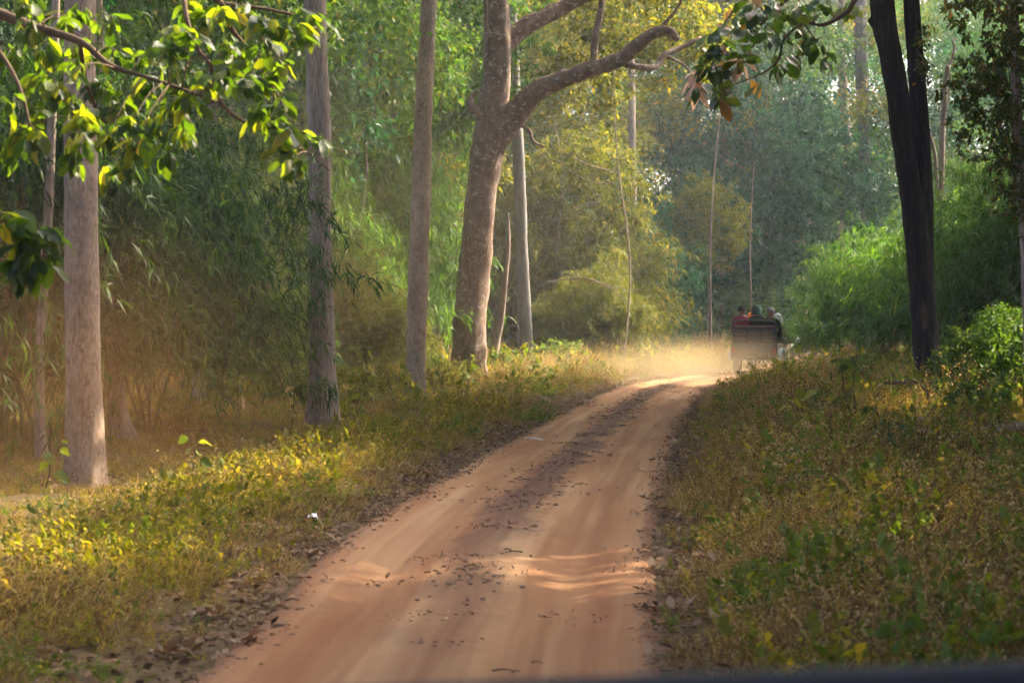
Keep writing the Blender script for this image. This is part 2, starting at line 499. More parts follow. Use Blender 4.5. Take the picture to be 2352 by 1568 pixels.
fv = N(nt, 'ShaderNodeMapRange'); fv.inputs['From Min'].default_value = 72.0; fv.inputs['From Max'].default_value = 86.0; fv.inputs['To Min'].default_value = .2; fv.inputs['To Max'].default_value = .82
nt.links.new(sp.outputs[1], fv.inputs[0])
st = N(nt, 'ShaderNodeMath', operation='MULTIPLY'); nt.links.new(fv.outputs[0], st.inputs[1])
nt.links.new(strip.outputs[0], st.inputs[0]); nt.links.new(st.outputs[0], mx2.inputs[0])
nt.links.new(mx1.outputs[2], mx2.inputs[6]); nt.links.new(gr.outputs[0], mx2.inputs[7])
# darker litter along both edges
ae = N(nt, 'ShaderNodeMath', operation='ABSOLUTE'); nt.links.new(sp.outputs[0], ae.inputs[0])
ad = N(nt, 'ShaderNodeMath', operation='MULTIPLY_ADD'); ad.inputs[1].default_value = .5
nt.links.new(grain.outputs[0], ad.inputs[0]); nt.links.new(ae.outputs[0], ad.inputs[2])
mr = N(nt, 'ShaderNodeMapRange'); mr.inputs['From Min'].default_value = 1.08; mr.inputs['From Max'].default_value = 1.3
nt.links.new(ad.outputs[0], mr.inputs[0])
mx3 = N(nt, 'ShaderNodeMix', data_type='RGBA'); nt.links.new(mr.outputs[0], mx3.inputs[0])
nt.links.new(mx2.outputs[2], mx3.inputs[6]); nt.links.new(gr.outputs[0], mx3.inputs[7])
grit = stretched(1.4, 1.0, 55.0, 6.0, .8)
gm = ramp(nt, [(.32, (.62, .58, .56)), (.5, (1, 1, 1)), (.7, (1.0, 1.0, 1.0))], grit.outputs[0])
mx4 = N(nt, 'ShaderNodeMix', data_type='RGBA', blend_type='MULTIPLY'); mx4.inputs[0].default_value = .8
nt.links.new(mx3.outputs[2], mx4.inputs[6]); nt.links.new(gm.outputs[0], mx4.inputs[7])
pb = N(nt, 'ShaderNodeBsdfPrincipled'); pb.inputs['Roughness'].default_value = .95; pb.inputs['Specular IOR Level'].default_value = .1
nt.links.new(mx4.outputs[2], pb.inputs['Base Color'])
hs = N(nt, 'ShaderNodeMath', operation='MULTIPLY_ADD'); hs.inputs[1].default_value = .6
nt.links.new(grain.outputs[0], hs.inputs[0]); nt.links.new(streak.outputs[0], hs.inputs[2])
bp = N(nt, 'ShaderNodeBump'); bp.inputs['Strength'].default_value = .8; bp.inputs['Distance'].default_value = .03
nt.links.new(hs.outputs[0], bp.inputs['Height']); nt.links.new(bp.outputs[0], pb.inputs['Normal'])
nt.links.new(pb.outputs[0], out.inputs[0])
rm = np_mesh('dirt_road', rv, rf, m, smooth=True)
uvl = rm.uv_layers.new(name='track')
uvs = np.stack([lat / RS[:, 2:3], SS], -1).reshape(-1, 2)[rf.ravel()]
uvl.data.foreach_set('uv', uvs.astype(np.float32).ravel())
road = link('dirt_road', rm)
tag(road, kind='structure')

# ------------------------------------------------------------------ leaves
def leaf_quads(P, D, L, W, fold=.18, droop=.1, up=None):
    n = len(P)
    D = nrm(D)
    U = rng.normal(size=(n, 3)) * .45 + np.array([0, 0, 1.0]) if up is None else up
    S = nrm(np.cross(D, U)); Nn = np.cross(S, D)
    L = np.broadcast_to(np.asarray(L, float), (n,))[:, None]; W = np.broadcast_to(np.asarray(W, float), (n,))[:, None]
    mid = P + D * L * .42
    v = np.empty((n, 4, 3))
    v[:, 0] = P
    v[:, 1] = mid + S * W * .5 + Nn * W * fold
    v[:, 2] = P + D * L - np.array([0, 0, 1.0]) * L * droop
    v[:, 3] = mid - S * W * .5 + Nn * W * fold
    return v.reshape(-1, 3), np.arange(n * 4).reshape(-1, 4)

def leaf_cloud_mesh(name, P, D, L, W, material, tint=None, **kw):
    v, f = leaf_quads(P, D, L, W, **kw)
    tn = rng.beta(2.2, 2.6, len(P)) if tint is None else tint
    return np_mesh(name, v, f, material, tint=np.repeat(tn, 4))

def rand_dir(n):
    return nrm(rng.normal(size=(n, 3)))

def clump_leaves(n, r, flat=.7, L=.16, hang=.35):
    """leaf positions and directions of one leafy clump round the origin"""
    k = max(3, n // 14)
    tw = rand_dir(k) * r * rng.uniform(.25, 1.0, (k, 1)) ** .6
    tw[:, 2] *= flat
    ix = rng.integers(0, k, n)
    P = tw[ix] + rng.normal(size=(n, 3)) * r * .13
    D = nrm(nrm(tw[ix]) * .6 + rng.normal(size=(n, 3)) * .7 + np.array([0, 0, -hang]))
    return P, D

def crown_mesh(name, seed, rad, nclump, per, leaf, material, hollow=.35, clump_r=.9, flat=.75):
    global rng
    keep_rng = rng
    rng = np.random.default_rng(seed)
    c = rand_dir(nclump) * (hollow + (1 - hollow) * rng.uniform(0, 1, (nclump, 1)) ** .5)
    c *= np.array(rad)
    Ps = []; Ds = []
    for q in c:
        p, d = clump_leaves(int(per * rng.uniform(.6, 1.4)), clump_r * rng.uniform(.7, 1.3), flat, leaf)
        Ps.append(p + q); Ds.append(d)
    P = np.concatenate(Ps); D = np.concatenate(Ds)
    L = leaf * rng.uniform(.7, 1.3, len(P))
    tn = np.clip(rng.beta(2.2, 2.6, len(P)), 0, 1)
    me = leaf_cloud_mesh(name, P, D, L, L * .48, material, tint=tn)
    rng = keep_rng
    return me

def bamboo_parts(seed, n_culm, H, spread, from_t=.15, per=11, branch=.8, lean=(0, 0), leaf=.17, wide=.17):
    """culm paths and leaf positions of one clump standing at the origin"""
    g = np.random.default_rng(seed)
    culms = []; P = []; D = []
    for c in range(n_culm):
        a = g.uniform(0, 2 * math.pi); b = np.array([math.cos(a), math.sin(a)])
        b0 = b * g.uniform(.1, .9)
        h = H * g.uniform(.6, 1.05); s = spread * g.uniform(.35, 1.1)
        tt = np.linspace(0, 1, 26)
        rad = s * tt ** 2.1
        z = h * (1.32 * tt - .5 * tt ** 3.2)
        path = np.stack([b0[0] + (b[0] + lean[0]) * rad, b0[1] + (b[1] + lean[1]) * rad, z], -1)
        culms.append(path)
        nn = int(h * 5)
        for q in np.sort(g.uniform(from_t, 1, nn)):
            i = q * 25; i0 = int(min(i, 24)); o = path[i0] + (path[i0 + 1] - path[i0]) * (i - i0)
            tang = path[i0 + 1] - path[i0]; tang /= np.linalg.norm(tang)
            for w in range(3):
                dr = g.normal(size=3) * np.array([1, 1, .5]) + tang * .5; dr /= np.linalg.norm(dr)
                ln = branch * g.uniform(.5, 1.4) * (1.1 - .45 * q)
                m_ = max(3, int(per * g.uniform(.6, 1.4)))
                s_ = g.uniform(.25, 1, m_)[:, None]
                pts = o + dr * ln * s_ - np.array([0, 0, 1]) * (ln * .45) * s_ ** 2
                P.append(pts)
                D.append(dr * .6 + np.array([0, 0, -.75]) + g.normal(size=(m_, 3)) * .42)
    P = np.concatenate(P); D = np.concatenate(D)
    keep = P[:, 2] > .05
    return culms, P[keep], D[keep]

def bamboo_proto(seed, material, **kw):
    leaf = kw.get('leaf', .17)
    culms, P, D = bamboo_parts(seed, **kw)
    L = leaf * np.random.default_rng(seed).uniform(.65, 1.35, len(P))
    fol = leaf_cloud_mesh('foliage', P, D, L, L * kw.get('wide', .17), material, droop=.25)
    cm = []
    for c in culms:
        v, f = loft(c[::2], np.linspace(.035, .008, 13), 6, caps=False)
        me = bpy.data.meshes.new('culm'); me.from_pydata([tuple(q) for q in v], [], f); me.materials.append(M['culm'])
        me.polygons.foreach_set('use_smooth', np.ones(len(me.polygons), dtype=bool))
        cm.append(me)
    return fol, cm

# ------------------------------------------------------------------ scatter: one "stuff" object whose points carry copies of a few small meshes
def scatter(name, label, cat, P, rot, scl, idx, protos, kind='stuff'):
    c = bpy.data.collections.new(name + '_kinds')
    for i, me in enumerate(protos):
        o = bpy.data.objects.new('%s_kind_%s' % (name, 'abcdefghijkl'[i]), me)
        c.objects.link(o)
    me = bpy.data.meshes.new(name)
    me.vertices.add(len(P)); me.vertices.foreach_set('co', np.asarray(P, np.float32).ravel())
    a = me.attributes.new('turn', 'FLOAT_VECTOR', 'POINT'); a.data.foreach_set('vector', np.asarray(rot, np.float32).ravel())
    a = me.attributes.new('size', 'FLOAT', 'POINT'); a.data.foreach_set('value', np.asarray(scl, np.float32).ravel())
    a = me.attributes.new('pick', 'INT', 'POINT'); a.data.foreach_set('value', np.asarray(idx, np.int32).ravel())
    o = link(name, me)
    ng = bpy.data.node_groups.new(name, 'GeometryNodeTree')
    ng.interface.new_socket('Geometry', in_out='INPUT', socket_type='NodeSocketGeometry')
    ng.interface.new_socket('Geometry', in_out='OUTPUT', socket_type='NodeSocketGeometry')
    gi = ng.nodes.new('NodeGroupInput'); go = ng.nodes.new('NodeGroupOutput')
    ci = ng.nodes.new('GeometryNodeCollectionInfo'); ci.inputs['Collection'].default_value = c
    ci.inputs['Separate Children'].default_value = True; ci.inputs['Reset Children'].default_value = True
    ip = ng.nodes.new('GeometryNodeInstanceOnPoints'); ip.inputs['Pick Instance'].default_value = True
    def na(nm, dt):
        n = ng.nodes.new('GeometryNodeInputNamedAttribute'); n.data_type = dt; n.inputs['Name'].default_value = nm
        return n.outputs['Attribute']
    e2r = ng.nodes.new('FunctionNodeEulerToRotation')
    ng.links.new(na('turn', 'FLOAT_VECTOR'), e2r.inputs[0])
    ng.links.new(gi.outputs[0], ip.inputs['Points'])
    ng.links.new(ci.outputs[0], ip.inputs['Instance'])
    ng.links.new(na('pick', 'INT'), ip.inputs['Instance Index'])
    ng.links.new(e2r.outputs[0], ip.inputs['Rotation'])
    ng.links.new(na('size', 'FLOAT'), ip.inputs['Scale'])
    ng.links.new(ip.outputs[0], go.inputs[0])
    md = o.modifiers.new('copies', 'NODES'); md.node_group = ng
    tag(o, label, cat, kind=kind)
    return o

def noise2(x, y, s, seed=0.0):
    return np.array([mnoise.noise(Vector((a * s + seed, b * s - seed, seed))) for a, b in zip(x, y)])

# ------------------------------------------------------------------ tree trunks that stand apart
def mesh_from(name, vs, fs, material, smooth=True):
    me = bpy.data.meshes.new(name)
    me.from_pydata([tuple(v) for v in vs], [], fs)
    me.polygons.foreach_set('use_smooth', np.full(len(me.polygons), smooth, dtype=bool))
    me.materials.append(material)
    return me

def stem_mesh(name, path, material, origin, n=8, seg=22, rough=.12, freq=3.0, seed=0.0, flare=0.0, lobe_n=5):
    """path: (x, y, z, radius) points, bottom first"""
    sp_ = spline(path, n)
    z0 = sp_[0][2]
    P = [Vector(q[:3]) - origin for q in sp_]
    rad = [max(.004, q[3]) for q in sp_]
    hs = [q[2] - z0 for q in sp_]
    lob = None
    if flare:
        def lob(i, a):
            e = math.exp(-max(0, hs[i]) / (1.6 * rad[-1 if i >= len(rad) else i] + .12))
            return 1 + flare * e * (.75 + .45 * math.sin(a * lobe_n + seed) + .2 * math.sin(a * 2 + seed * 3))
    vs, fs = loft(P, rad, seg, rough=rough, freq=freq, seed=seed, lobes=lob)
    return mesh_from(name, vs, fs, material)

def forest_tree(name, label, Y, pts, material, top, seed, crown=None, crown_at=None, crown_scale=1.0, flare=.6, limbs=(), cat='tree', group=None, rough=.12, freq=3.0, sink=.12, jit=.0):
    """pts: (dx, dy, width) on the print, bottom first; top: height where the crown sits"""
    path = []
    for i, (dx, dy, w) in enumerate(pts):
        p = at(dx, dy, Y)
        path.append([p.x, p.y + jit * math.sin(i * 1.7 + seed), p.z, px(w, Y) / 2])
    bx_, by_ = path[0][0], path[0][1]
    bz = land1(bx_, by_)
    if path[0][2] > bz - sink + .02:
        d = np.array(path[0]) - np.array(path[1]); k = (path[0][2] - (bz - sink)) / max(1e-3, path[1][2] - path[0][2])
        path.insert(0, [path[0][0] + d[0] * min(k, 2) * .5, by_, bz - sink, path[0][3] * 1.06])
    else:
        path[0][2] = bz - sink
    a, b = path[-2], path[-1]
    if top > b[2] + .5:
        k = (top - b[2])
        dx = (b[0] - a[0]) / max(.1, b[2] - a[2])
        path.append([b[0] + dx * k * .5, b[1], b[2] + k * .5, b[3] * .82])
        path.append([b[0] + dx * k * .8 + .1 * math.sin(seed), b[1] + .2, top, b[3] * .45])
    root = empty(name, (path[0][0], path[0][1], bz))
    o = Vector(root.location)
    link('trunk', stem_mesh('trunk', path, material, o, seed=seed, flare=flare, rough=rough, freq=freq), root)
    for lb in limbs:
        lp = []
        for i, (dx, dy, w, dY) in enumerate(lb):
            p = at(dx, dy, Y + dY)
            lp.append([p.x, p.y, p.z, px(w, Y) / 2])
        link('limb', stem_mesh('limb', lp, material, o, n=6, seg=16, rough=rough, freq=freq, seed=seed + 3), root)
    if crown is not None:
        c = link('crown', crown, root)
        q = crown_at or (path[-1][0], path[-1][1], top)
        c.location = Vector(q) - o
        c.scale = (crown_scale,) * 3
        c.rotation_euler = (0, 0, seed * 1.3)
    tag(root, label, cat, group)
    return root

CROWNS = [crown_mesh('crown', 21, (4.2, 4.2, 2.6), 150, 110, .2, M['leaf_mid'], clump_r=1.0),
          crown_mesh('crown', 22, (4.8, 4.4, 2.4), 150, 110, .2, M['leaf_yellow'], clump_r=1.0),
          crown_mesh('crown', 23, (4.0, 4.6, 2.9), 150, 110, .2, M['leaf_dark'], clump_r=1.0)]

forest_tree('forest_tree', 'straight pale trunk nearest the road on the left, mottled bark, in front of dark bamboo', 26.5,
            [(193, 1142, 90), (193, 1050, 84), (190, 800, 80), (188, 500, 78), (186, 250, 74), (187, 0, 70)], M['bark_pale'], 15, 1.0, CROWNS[0], flare=.35)
forest_tree('forest_tree', 'grey brown trunk with flared foot, second tall trunk from the left', 40.0,
            [(738, 990, 66), (741, 900, 62), (738, 700, 57), (735, 500, 54), (732, 250, 52), (726, 50, 50)], M['bark_brown'], 15.5, 2.0, CROWNS[2], flare=.6)
forest_tree('forest_tree', 'slender smooth pale trunk leaning slightly right, between the grey brown trunk and the forked tree', 50.0,
            [(953, 930, 50), (954, 850, 46), (962, 600, 46), (970, 350, 43), (978, 150, 39), (986, 0, 36)], M['bark_tan'], 17, 3.0, CROWNS[1], flare=.4)
forest_tree('forest_tree', 'thick forked tree with flaky patched bark and one heavy limb reaching right', 65.0,
            [(1078, 880, 76), (1078, 800, 72), (1090, 620, 70), (1106, 450, 68), (1124, 300, 72), (1140, 180, 66), (1142, 80, 62), (1138, 0, 58)], M['bark_flaky'], 14.5, 4.0, CROWNS[1], flare=.3, rough=.2, freq=4.0,
            limbs=[[(1136, 345, 44, 0), (1185, 262, 54, 0), (1240, 205, 45, -.2), (1330, 168, 38, -.4), (1420, 138, 33, -.6), (1470, 98, 30, -.6), (1500, 78, 27, -.7), (1535, 72, 23, -.7), (1558, 94, 14, -.7)],
                   [(1490, 90, 10, -.6), (1530, 50, 8, -.5), (1560, 10, 6, -.4), (1580, -40, 4, -.3)],
                   [(1530, 130, 8, .6), (1570, 150, 6, .8), (1600, 185, 4, 1)],
                   [(1132, 130, 44, .1), (1170, 92, 44, .3), (1215, 58, 40, .5), (1270, 30, 36, .8), (1340, -8, 32, 1.0), (1420, -60, 26, 1.2)],
                   [(1128, 82, 14, -.4), (1118, 70, 12, -.5), (1115, 30, 11, -.6), (1117, -30, 10, -.6)],
                   [(1362, 155, 15, -.5), (1366, 95, 16, -.5), (1380, 20, 14, -.5), (1386, -40, 12, -.5)],
                   [(1440, 150, 14, -.6), (1500, 155, 14, .2), (1525, 128, 16, .6), (1560, 112, 13, 1), (1610, 88, 10, 1.4)],
                   [(1110, 270, 22, -.3), (1090, 258, 20, -.4), (1082, 235, 17, -.5), (1094, 208, 10, -.5)],
                   [(1192, 285, 10, .3), (1215, 300, 9, .3), (1225, 325, 8, .3), (1250, 338, 6, .3)]])
forest_tree('forest_tree', 'thin grey upright trunk standing right behind the forked tree', 84.0,
            [(1210, 830, 34), (1203, 700, 31), (1196, 500, 28), (1190, 350, 27), (1182, 200, 27), (1174, 0, 26)], M['bark_grey'], 19, 5.0, CROWNS[0], flare=.25)
tw = forest_tree('forest_tree', 'near black twin stemmed tree with furrowed bark and a long scar, on the right verge', 54.0,
            [(2138, 905, 66), (2132, 840, 62), (2122, 720, 58), (2110, 580, 58), (2098, 480, 56), (2085, 400, 50), (2070, 300, 50), (2058, 200, 52), (2040, 110, 52), (2028, 50, 56), (2024, 0, 56)], M['bark_black'], 14, 6.0, CROWNS[2], flare=.25, rough=.07, freq=6.0,
            limbs=[[(2126, 700, 40, .05), (2122, 560, 46, .12), (2120, 430, 44, .15), (2113, 300, 42, .2), (2103, 160, 40, .2), (2094, 40, 38, .2), (2088, -60, 36, .2), (2080, -260, 30, .3)],
                   [(2022, 62, 40, 0), (2004, 48, 26, 0), (1996, 42, 14, 0)]])
# scar on the dark trunk: a sunken reddish strip with a rim
M['scar'] = bark_material('scar_wood', [(.35, (.05, .025, .018)), (.65, (.16, .085, .06))], scale=14, stretch=.3, bump=1.0)
o = Vector(tw.location)
vs = []; fs = []
for i, tt in enumerate(np.linspace(-1, 1, 13)):
    c = at(2117 + 2 * tt, 727 + 33 * tt, 54.0); w = px(7, 54) * math.sqrt(max(0, 1 - tt * tt)) * (1 + .25 * math.sin(i * 2.1)) + .002
    for j, s_ in enumerate((-1, -.6, 0, .6, 1)):
        depth = px(29.5, 54) + (.018 if abs(s_) == 1 else .03 if abs(s_) == .6 else .004)
        vs.append(Vector((c.x + s_ * w, c.y - depth, c.z)) - o)
for i in range(12):
    for j in range(4):
        a = i * 5 + j
        fs.append((a, a + 1, a + 6, a + 5))
link('bark_scar', mesh_from('bark_scar', vs, fs, M['scar']), tw)

# right-hand edge tree with its low leafy sprays
CROWN_EDGE = crown_mesh('crown', 31, (1.1, 1.6, 1.9), 60, 60, .11, leaf_material('autumn_leaf', [(0, (.03, .05, .012)), (.55, (.06, .085, .016)), (.8, (.16, .11, .02)), (1, (.34, .16, .03))], trans=.45), hollow=.1, clump_r=.35)
te = forest_tree('forest_tree', 'slim brown trunk at the right edge of the picture with low leafy sprays', 34.0,
            [(2372, 960, 34), (2366, 800, 30), (2356, 550, 28), (2340, 350, 26), (2330, 150, 25), (2324, 0, 24)], M['bark_brown'], 12, 7.0, CROWNS[0], flare=.3, crown_scale=.7, crown_at=(14.0, 28.0, 12.5))
for (dx, dy, sc) in ((2330, 60, 1.0), (2325, 260, .75), (2352, 430, .45), (2290, -120, 1.0)):
    c = link('leafy_spray', CROWN_EDGE, te); c.location = at(dx, dy, 33.8) - Vector(te.location); c.scale = (sc, sc, sc); c.rotation_euler = (0, 0, dx * .7)

# slimmer and farther trunks
for (label, Y, pts, mt, top, cr, sd) in [
    ('pale far trunk rising behind the bamboo between jeep and black tree', 108, [(1986, 800, 30), (1990, 640, 26), (1988, 500, 24), (1984, 300, 28), (1978, 150, 30), (1972, 0, 32)], 'bark_grey', 24, 0, 8.0),
    ('brownish far trunk seen left of the pale far trunk, high above the jeep', 118, [(1925, 700, 16), (1935, 480, 16), (1950, 400, 18), (1940, 250, 20), (1930, 100, 18), (1930, 0, 16)], 'bark_brown', 25, 2, 9.0),
    ('dark trunk in the hazy gap above the jeep passengers', 112, [(1655, 800, 18), (1656, 620, 17), (1660, 450, 16), (1662, 300, 14)], 'bark_brown', 19, 0, 10.0),
    ('faint twin trunk in the blue haze right of the jeep axis', 120, [(1768, 760, 20), (1772, 560, 18), (1776, 400, 16), (1770, 200, 15)], 'bark_grey', 21, 2, 11.0),
    ('reddish trunk behind yellow foliage right of the heavy limb', 96, [(1460, 760, 22), (1455, 500, 18), (1452, 330, 17), (1450, 150, 15)], 'bark_brown', 18, 1, 12.0),
    ('grey stump-like trunk in the grass right of the mottled pale trunk', 46, [(462, 945, 46), (460, 880, 38), (462, 810, 34), (466, 700, 30), (476, 500, 26)], 'bark_grey', 9, 0, 13.0),
    ('dark leaning trunk half hidden in bamboo behind the mottled pale trunk', 35, [(288, 1100, 60), (270, 950, 44), (262, 800, 40), (250, 600, 36), (240, 380, 32)], 'bark_brown', 10, 2, 14.0),
    ('thin dark trunk at the far left edge behind the near leaves', 31, [(95, 1120, 30), (92, 900, 26), (100, 700, 24), (110, 450, 22)], 'bark_brown', 11, 2, 15.0),
    ('trunk behind leaves between the grey brown trunk and the slender pale one', 78, [(870, 830, 22), (878, 600, 20), (895, 400, 22), (905, 180, 24), (915, 60, 22)], 'bark_grey', 16, 0, 16.0),
    ('small grey post-like trunk beyond the road bend right of the jeep', 98, [(1867, 800, 9), (1867, 745, 9), (1866, 702, 8)], 'bark_grey', 3.0, None, 17.0),
    ('leaning brown trunk foot behind the forked tree near its base', 74, [(1128, 860, 26), (1140, 780, 20), (1152, 720, 16), (1160, 640, 12)], 'bark_brown', 5.2, None, 18.0),
    ('slim bare sapling trunk rising left of the jeep in yellow leaves', 92, [(1634, 800, 5), (1632, 600, 4), (1638, 420, 3.4), (1652, 270, 2.6)], 'bark_brown', 14, None, 19.0),
    ('second slim sapling trunk just above the jeep passengers', 94, [(1727, 800, 4), (1726, 690, 3.6), (1722, 590, 3), (1726, 480, 2.2)], 'bark_brown', 8.2, None, 20.0)]:
    forest_tree('forest_tree', label, Y, pts, M[mt], top, sd, CROWNS[cr] if cr is not None else None, flare=.3, crown_scale=.9, jit=.1)

forest_tree('dead_tree', 'bare broken snag with a crooked tip right of the black twin tree', 80.0,
            [(2146, 800, 16), (2150, 560, 15), (2160, 420, 14), (2165, 300, 12), (2170, 200, 12), (2174, 152, 11)], M['dead_wood'], 1, 21.0, None, flare=.2, jit=.15,
            limbs=[[(2172, 160, 10, 0), (2184, 140, 8, 0), (2190, 110, 6, 0), (2186, 90, 3, 0)], [(2166, 290, 6, 0), (2178, 210, 4, 0), (2182, 165, 3, 0)],
                   [(2152, 440, 9, -.2), (2148, 370, 9, -.3), (2138, 320, 8, -.3), (2126, 285, 6, -.3)]])

# ------------------------------------------------------------------ bamboo clumps
def dome_proto(seed, material, radius, H, n_spray=2600, per=12, leaf=.24, ratio=.16, lump=.3, n_culm=12):
    """rounded clump: drooping leaf sprays on the ends of arching culms"""
    g_ = np.random.default_rng(seed)
    d = g_.normal(size=(n_spray * 2, 3)); d /= np.linalg.norm(d, axis=1)[:, None]
    d = d[d[:, 2] > -.45][:n_spray]
    rf = np.array([1 + lump * mnoise.noise(Vector(q * 2.0) + Vector((seed, 0, 0))) + lump * .6 * mnoise.noise(Vector(q * 5.0) + Vector((0, seed, 0))) for q in d])
    hol = np.array([mnoise.noise(Vector(q * 3.4) + Vector((seed * 2, 5, 0))) for q in d])
    dep = (1 - .4 * g_.uniform(size=len(d)) ** 1.6) * np.where(hol < -.12, .72, 1.0)
    c0 = np.array([0, 0, H * .42]); rad = np.array([radius, radius, H * .56])
    pos = c0 + d * rad * (rf * dep)[:, None]
    ax = nrm(d * np.array([1, 1, .35]) + np.array([0, 0, -.3]) + g_.normal(size=d.shape) * .6)
    # culm tips that arch out beyond the mass
    tips = []
    for k_ in range(46):
        b = pos[g_.integers(0, len(pos))]; o2 = nrm(np.array([b[0], b[1], 0])) ; up_ = g_.uniform(.2, 1.0); ln2 = g_.uniform(.8, 2.2)
        for q in np.linspace(.05, 1, 16):
            tips.append(b + o2 * ln2 * q * .8 + np.array([0, 0, 1]) * ln2 * (up_ * q - .95 * up_ * q ** 2.2))
    tips = np.array(tips) + g_.normal(size=(len(tips), 3)) * .05
    d = np.concatenate([d, nrm(tips * np.array([1, 1, .2]))]); pos = np.concatenate([pos, tips])
    ax = np.concatenate([ax, nrm(nrm(tips * np.array([1, 1, 0])) * .4 + g_.normal(size=tips.shape) * .7 + np.array([0, 0, -.4]))])
    ln = g_.uniform(.3, .75, len(d))
    P_ = []; D_ = []
    for k_ in range(per):
        s_ = g_.uniform(0, 1, len(d))[:, None]
        P_.append(pos + ax * s_ * ln[:, None] - np.array([0, 0, 1]) * (.3 * ln[:, None]) * s_ ** 2 + g_.normal(size=d.shape) * .03)
        D_.append(nrm(ax * .6 + np.array([0, 0, -.45]) + g_.normal(size=d.shape) * .62))
    P_ = np.concatenate(P_); D_ = np.concatenate(D_); sh = np.tile(g_.normal(0, .12, len(d)), per)
    ok_ = P_[:, 2] > .06
    P_, D_, sh = P_[ok_], D_[ok_], sh[ok_]
    L_ = leaf * g_.uniform(.6, 1.35, len(P_))
    fol = leaf_cloud_mesh('foliage', P_, D_, L_, L_ * ratio, material, tint=np.clip(g_.beta(2.2, 2.6, len(P_)) + sh, 0, 1), droop=.2)
    cm = []
    for k_ in range(n_culm):
        e = pos[g_.integers(0, len(pos))]; a = g_.uniform(0, 6.28)
        b = np.array([.5 * math.cos(a), .5 * math.sin(a), -.05]); top_ = np.array([e[0] * .45, e[1] * .45, max(e[2] * 1.05, H * .5)])
        tt = np.linspace(0, 1, 9)[:, None]
        c = (1 - tt) ** 2 * b + 2 * tt * (1 - tt) * top_ + tt ** 2 * e
        v, f = loft(c, np.linspace(.035, .008, 9), 6, caps=False)
        me = mesh_from('culm', v, f, M['culm']); cm.append(me)
    return fol, cm

BAM = [dome_proto(41, M['bamboo'], 3.1, 7.5, n_spray=2700, leaf=.25, ratio=.14, lump=.7),
       dome_proto(42, M['bamboo_green'], 2.9, 5.5, lump=.6),
       dome_proto(43, M['bamboo_olive'], 2.7, 5.5, lump=.6),
       bamboo_proto(44, M['bamboo_green'], n_culm=18, H=9.5, spread=3.8, from_t=.12, per=7, leaf=.2, wide=.2)]

def bamboo(label, kind, dx, Y, s, rz=0.0, sz=1.0, group='bamboo clumps'):
    p = at(dx, 800, Y)
    root = empty('bamboo_clump', (p.x, Y, land1(p.x, Y) - .05), rz)
    root.scale = (s, s, s * sz)
    fol, cm = BAM[kind]
    link('foliage', fol, root)
    for me in cm:
        link('culm', me, root)
    tag(root, label, 'bamboo', group)
    return root

bamboo('big dark bamboo clump arching over the grass behind the mottled pale trunk', 0, 290, 37, .8, .4, .95)
bamboo('dark bamboo clump filling the shade at the far left edge', 0, 20, 33, .9, 2.1)
bamboo('dark bamboo clump leaning right towards the grey brown trunk', 0, 480, 54, .72, 3.4)
bamboo('dark green bamboo clump just left of the slender pale trunk', 1, 840, 76, 1.25, 1.0, 1.25)
bamboo('olive bamboo clump between grey brown trunk and slender trunk, low and near', 2, 800, 60, .7, 4.2, .8)
bamboo('olive bamboo clump behind the foot of the forked tree', 2, 1000, 92, 1.25, .5, 1.25)
bamboo('grey green bamboo clump behind the grey brown trunk', 1, 640, 64, 1.05, 5.3, 1.2)
bamboo('rounded yellow green bamboo clump right of the thin grey trunk', 2, 1320, 92, 1.3, 2.5, .9)
bamboo('drooping yellow green bamboo clump ending at the dusty verge', 2, 1375, 86, .65, 4.4)
bamboo('bright green bamboo clump right behind the black twin tree', 1, 2250, 72, 1.2, .8, .85)
bamboo('bright green bamboo clump arching left towards the jeep', 1, 2020, 76, .85, 2.9)
bamboo('bright bamboo clump at the right edge behind the slim brown trunk', 1, 2400, 64, 1.15, 4.6)
bamboo('pale feathery tall bamboo clump high up right of the black twin tree', 3, 2260, 104, 1.35, 1.9)
bamboo('tall pale bamboo clump in the haze left of the black twin tree', 3, 1985, 112, 1.0, 3.8)
bamboo('tall feathery bamboo clump at the upper right corner', 3, 2420, 96, 1.3, 5.5)

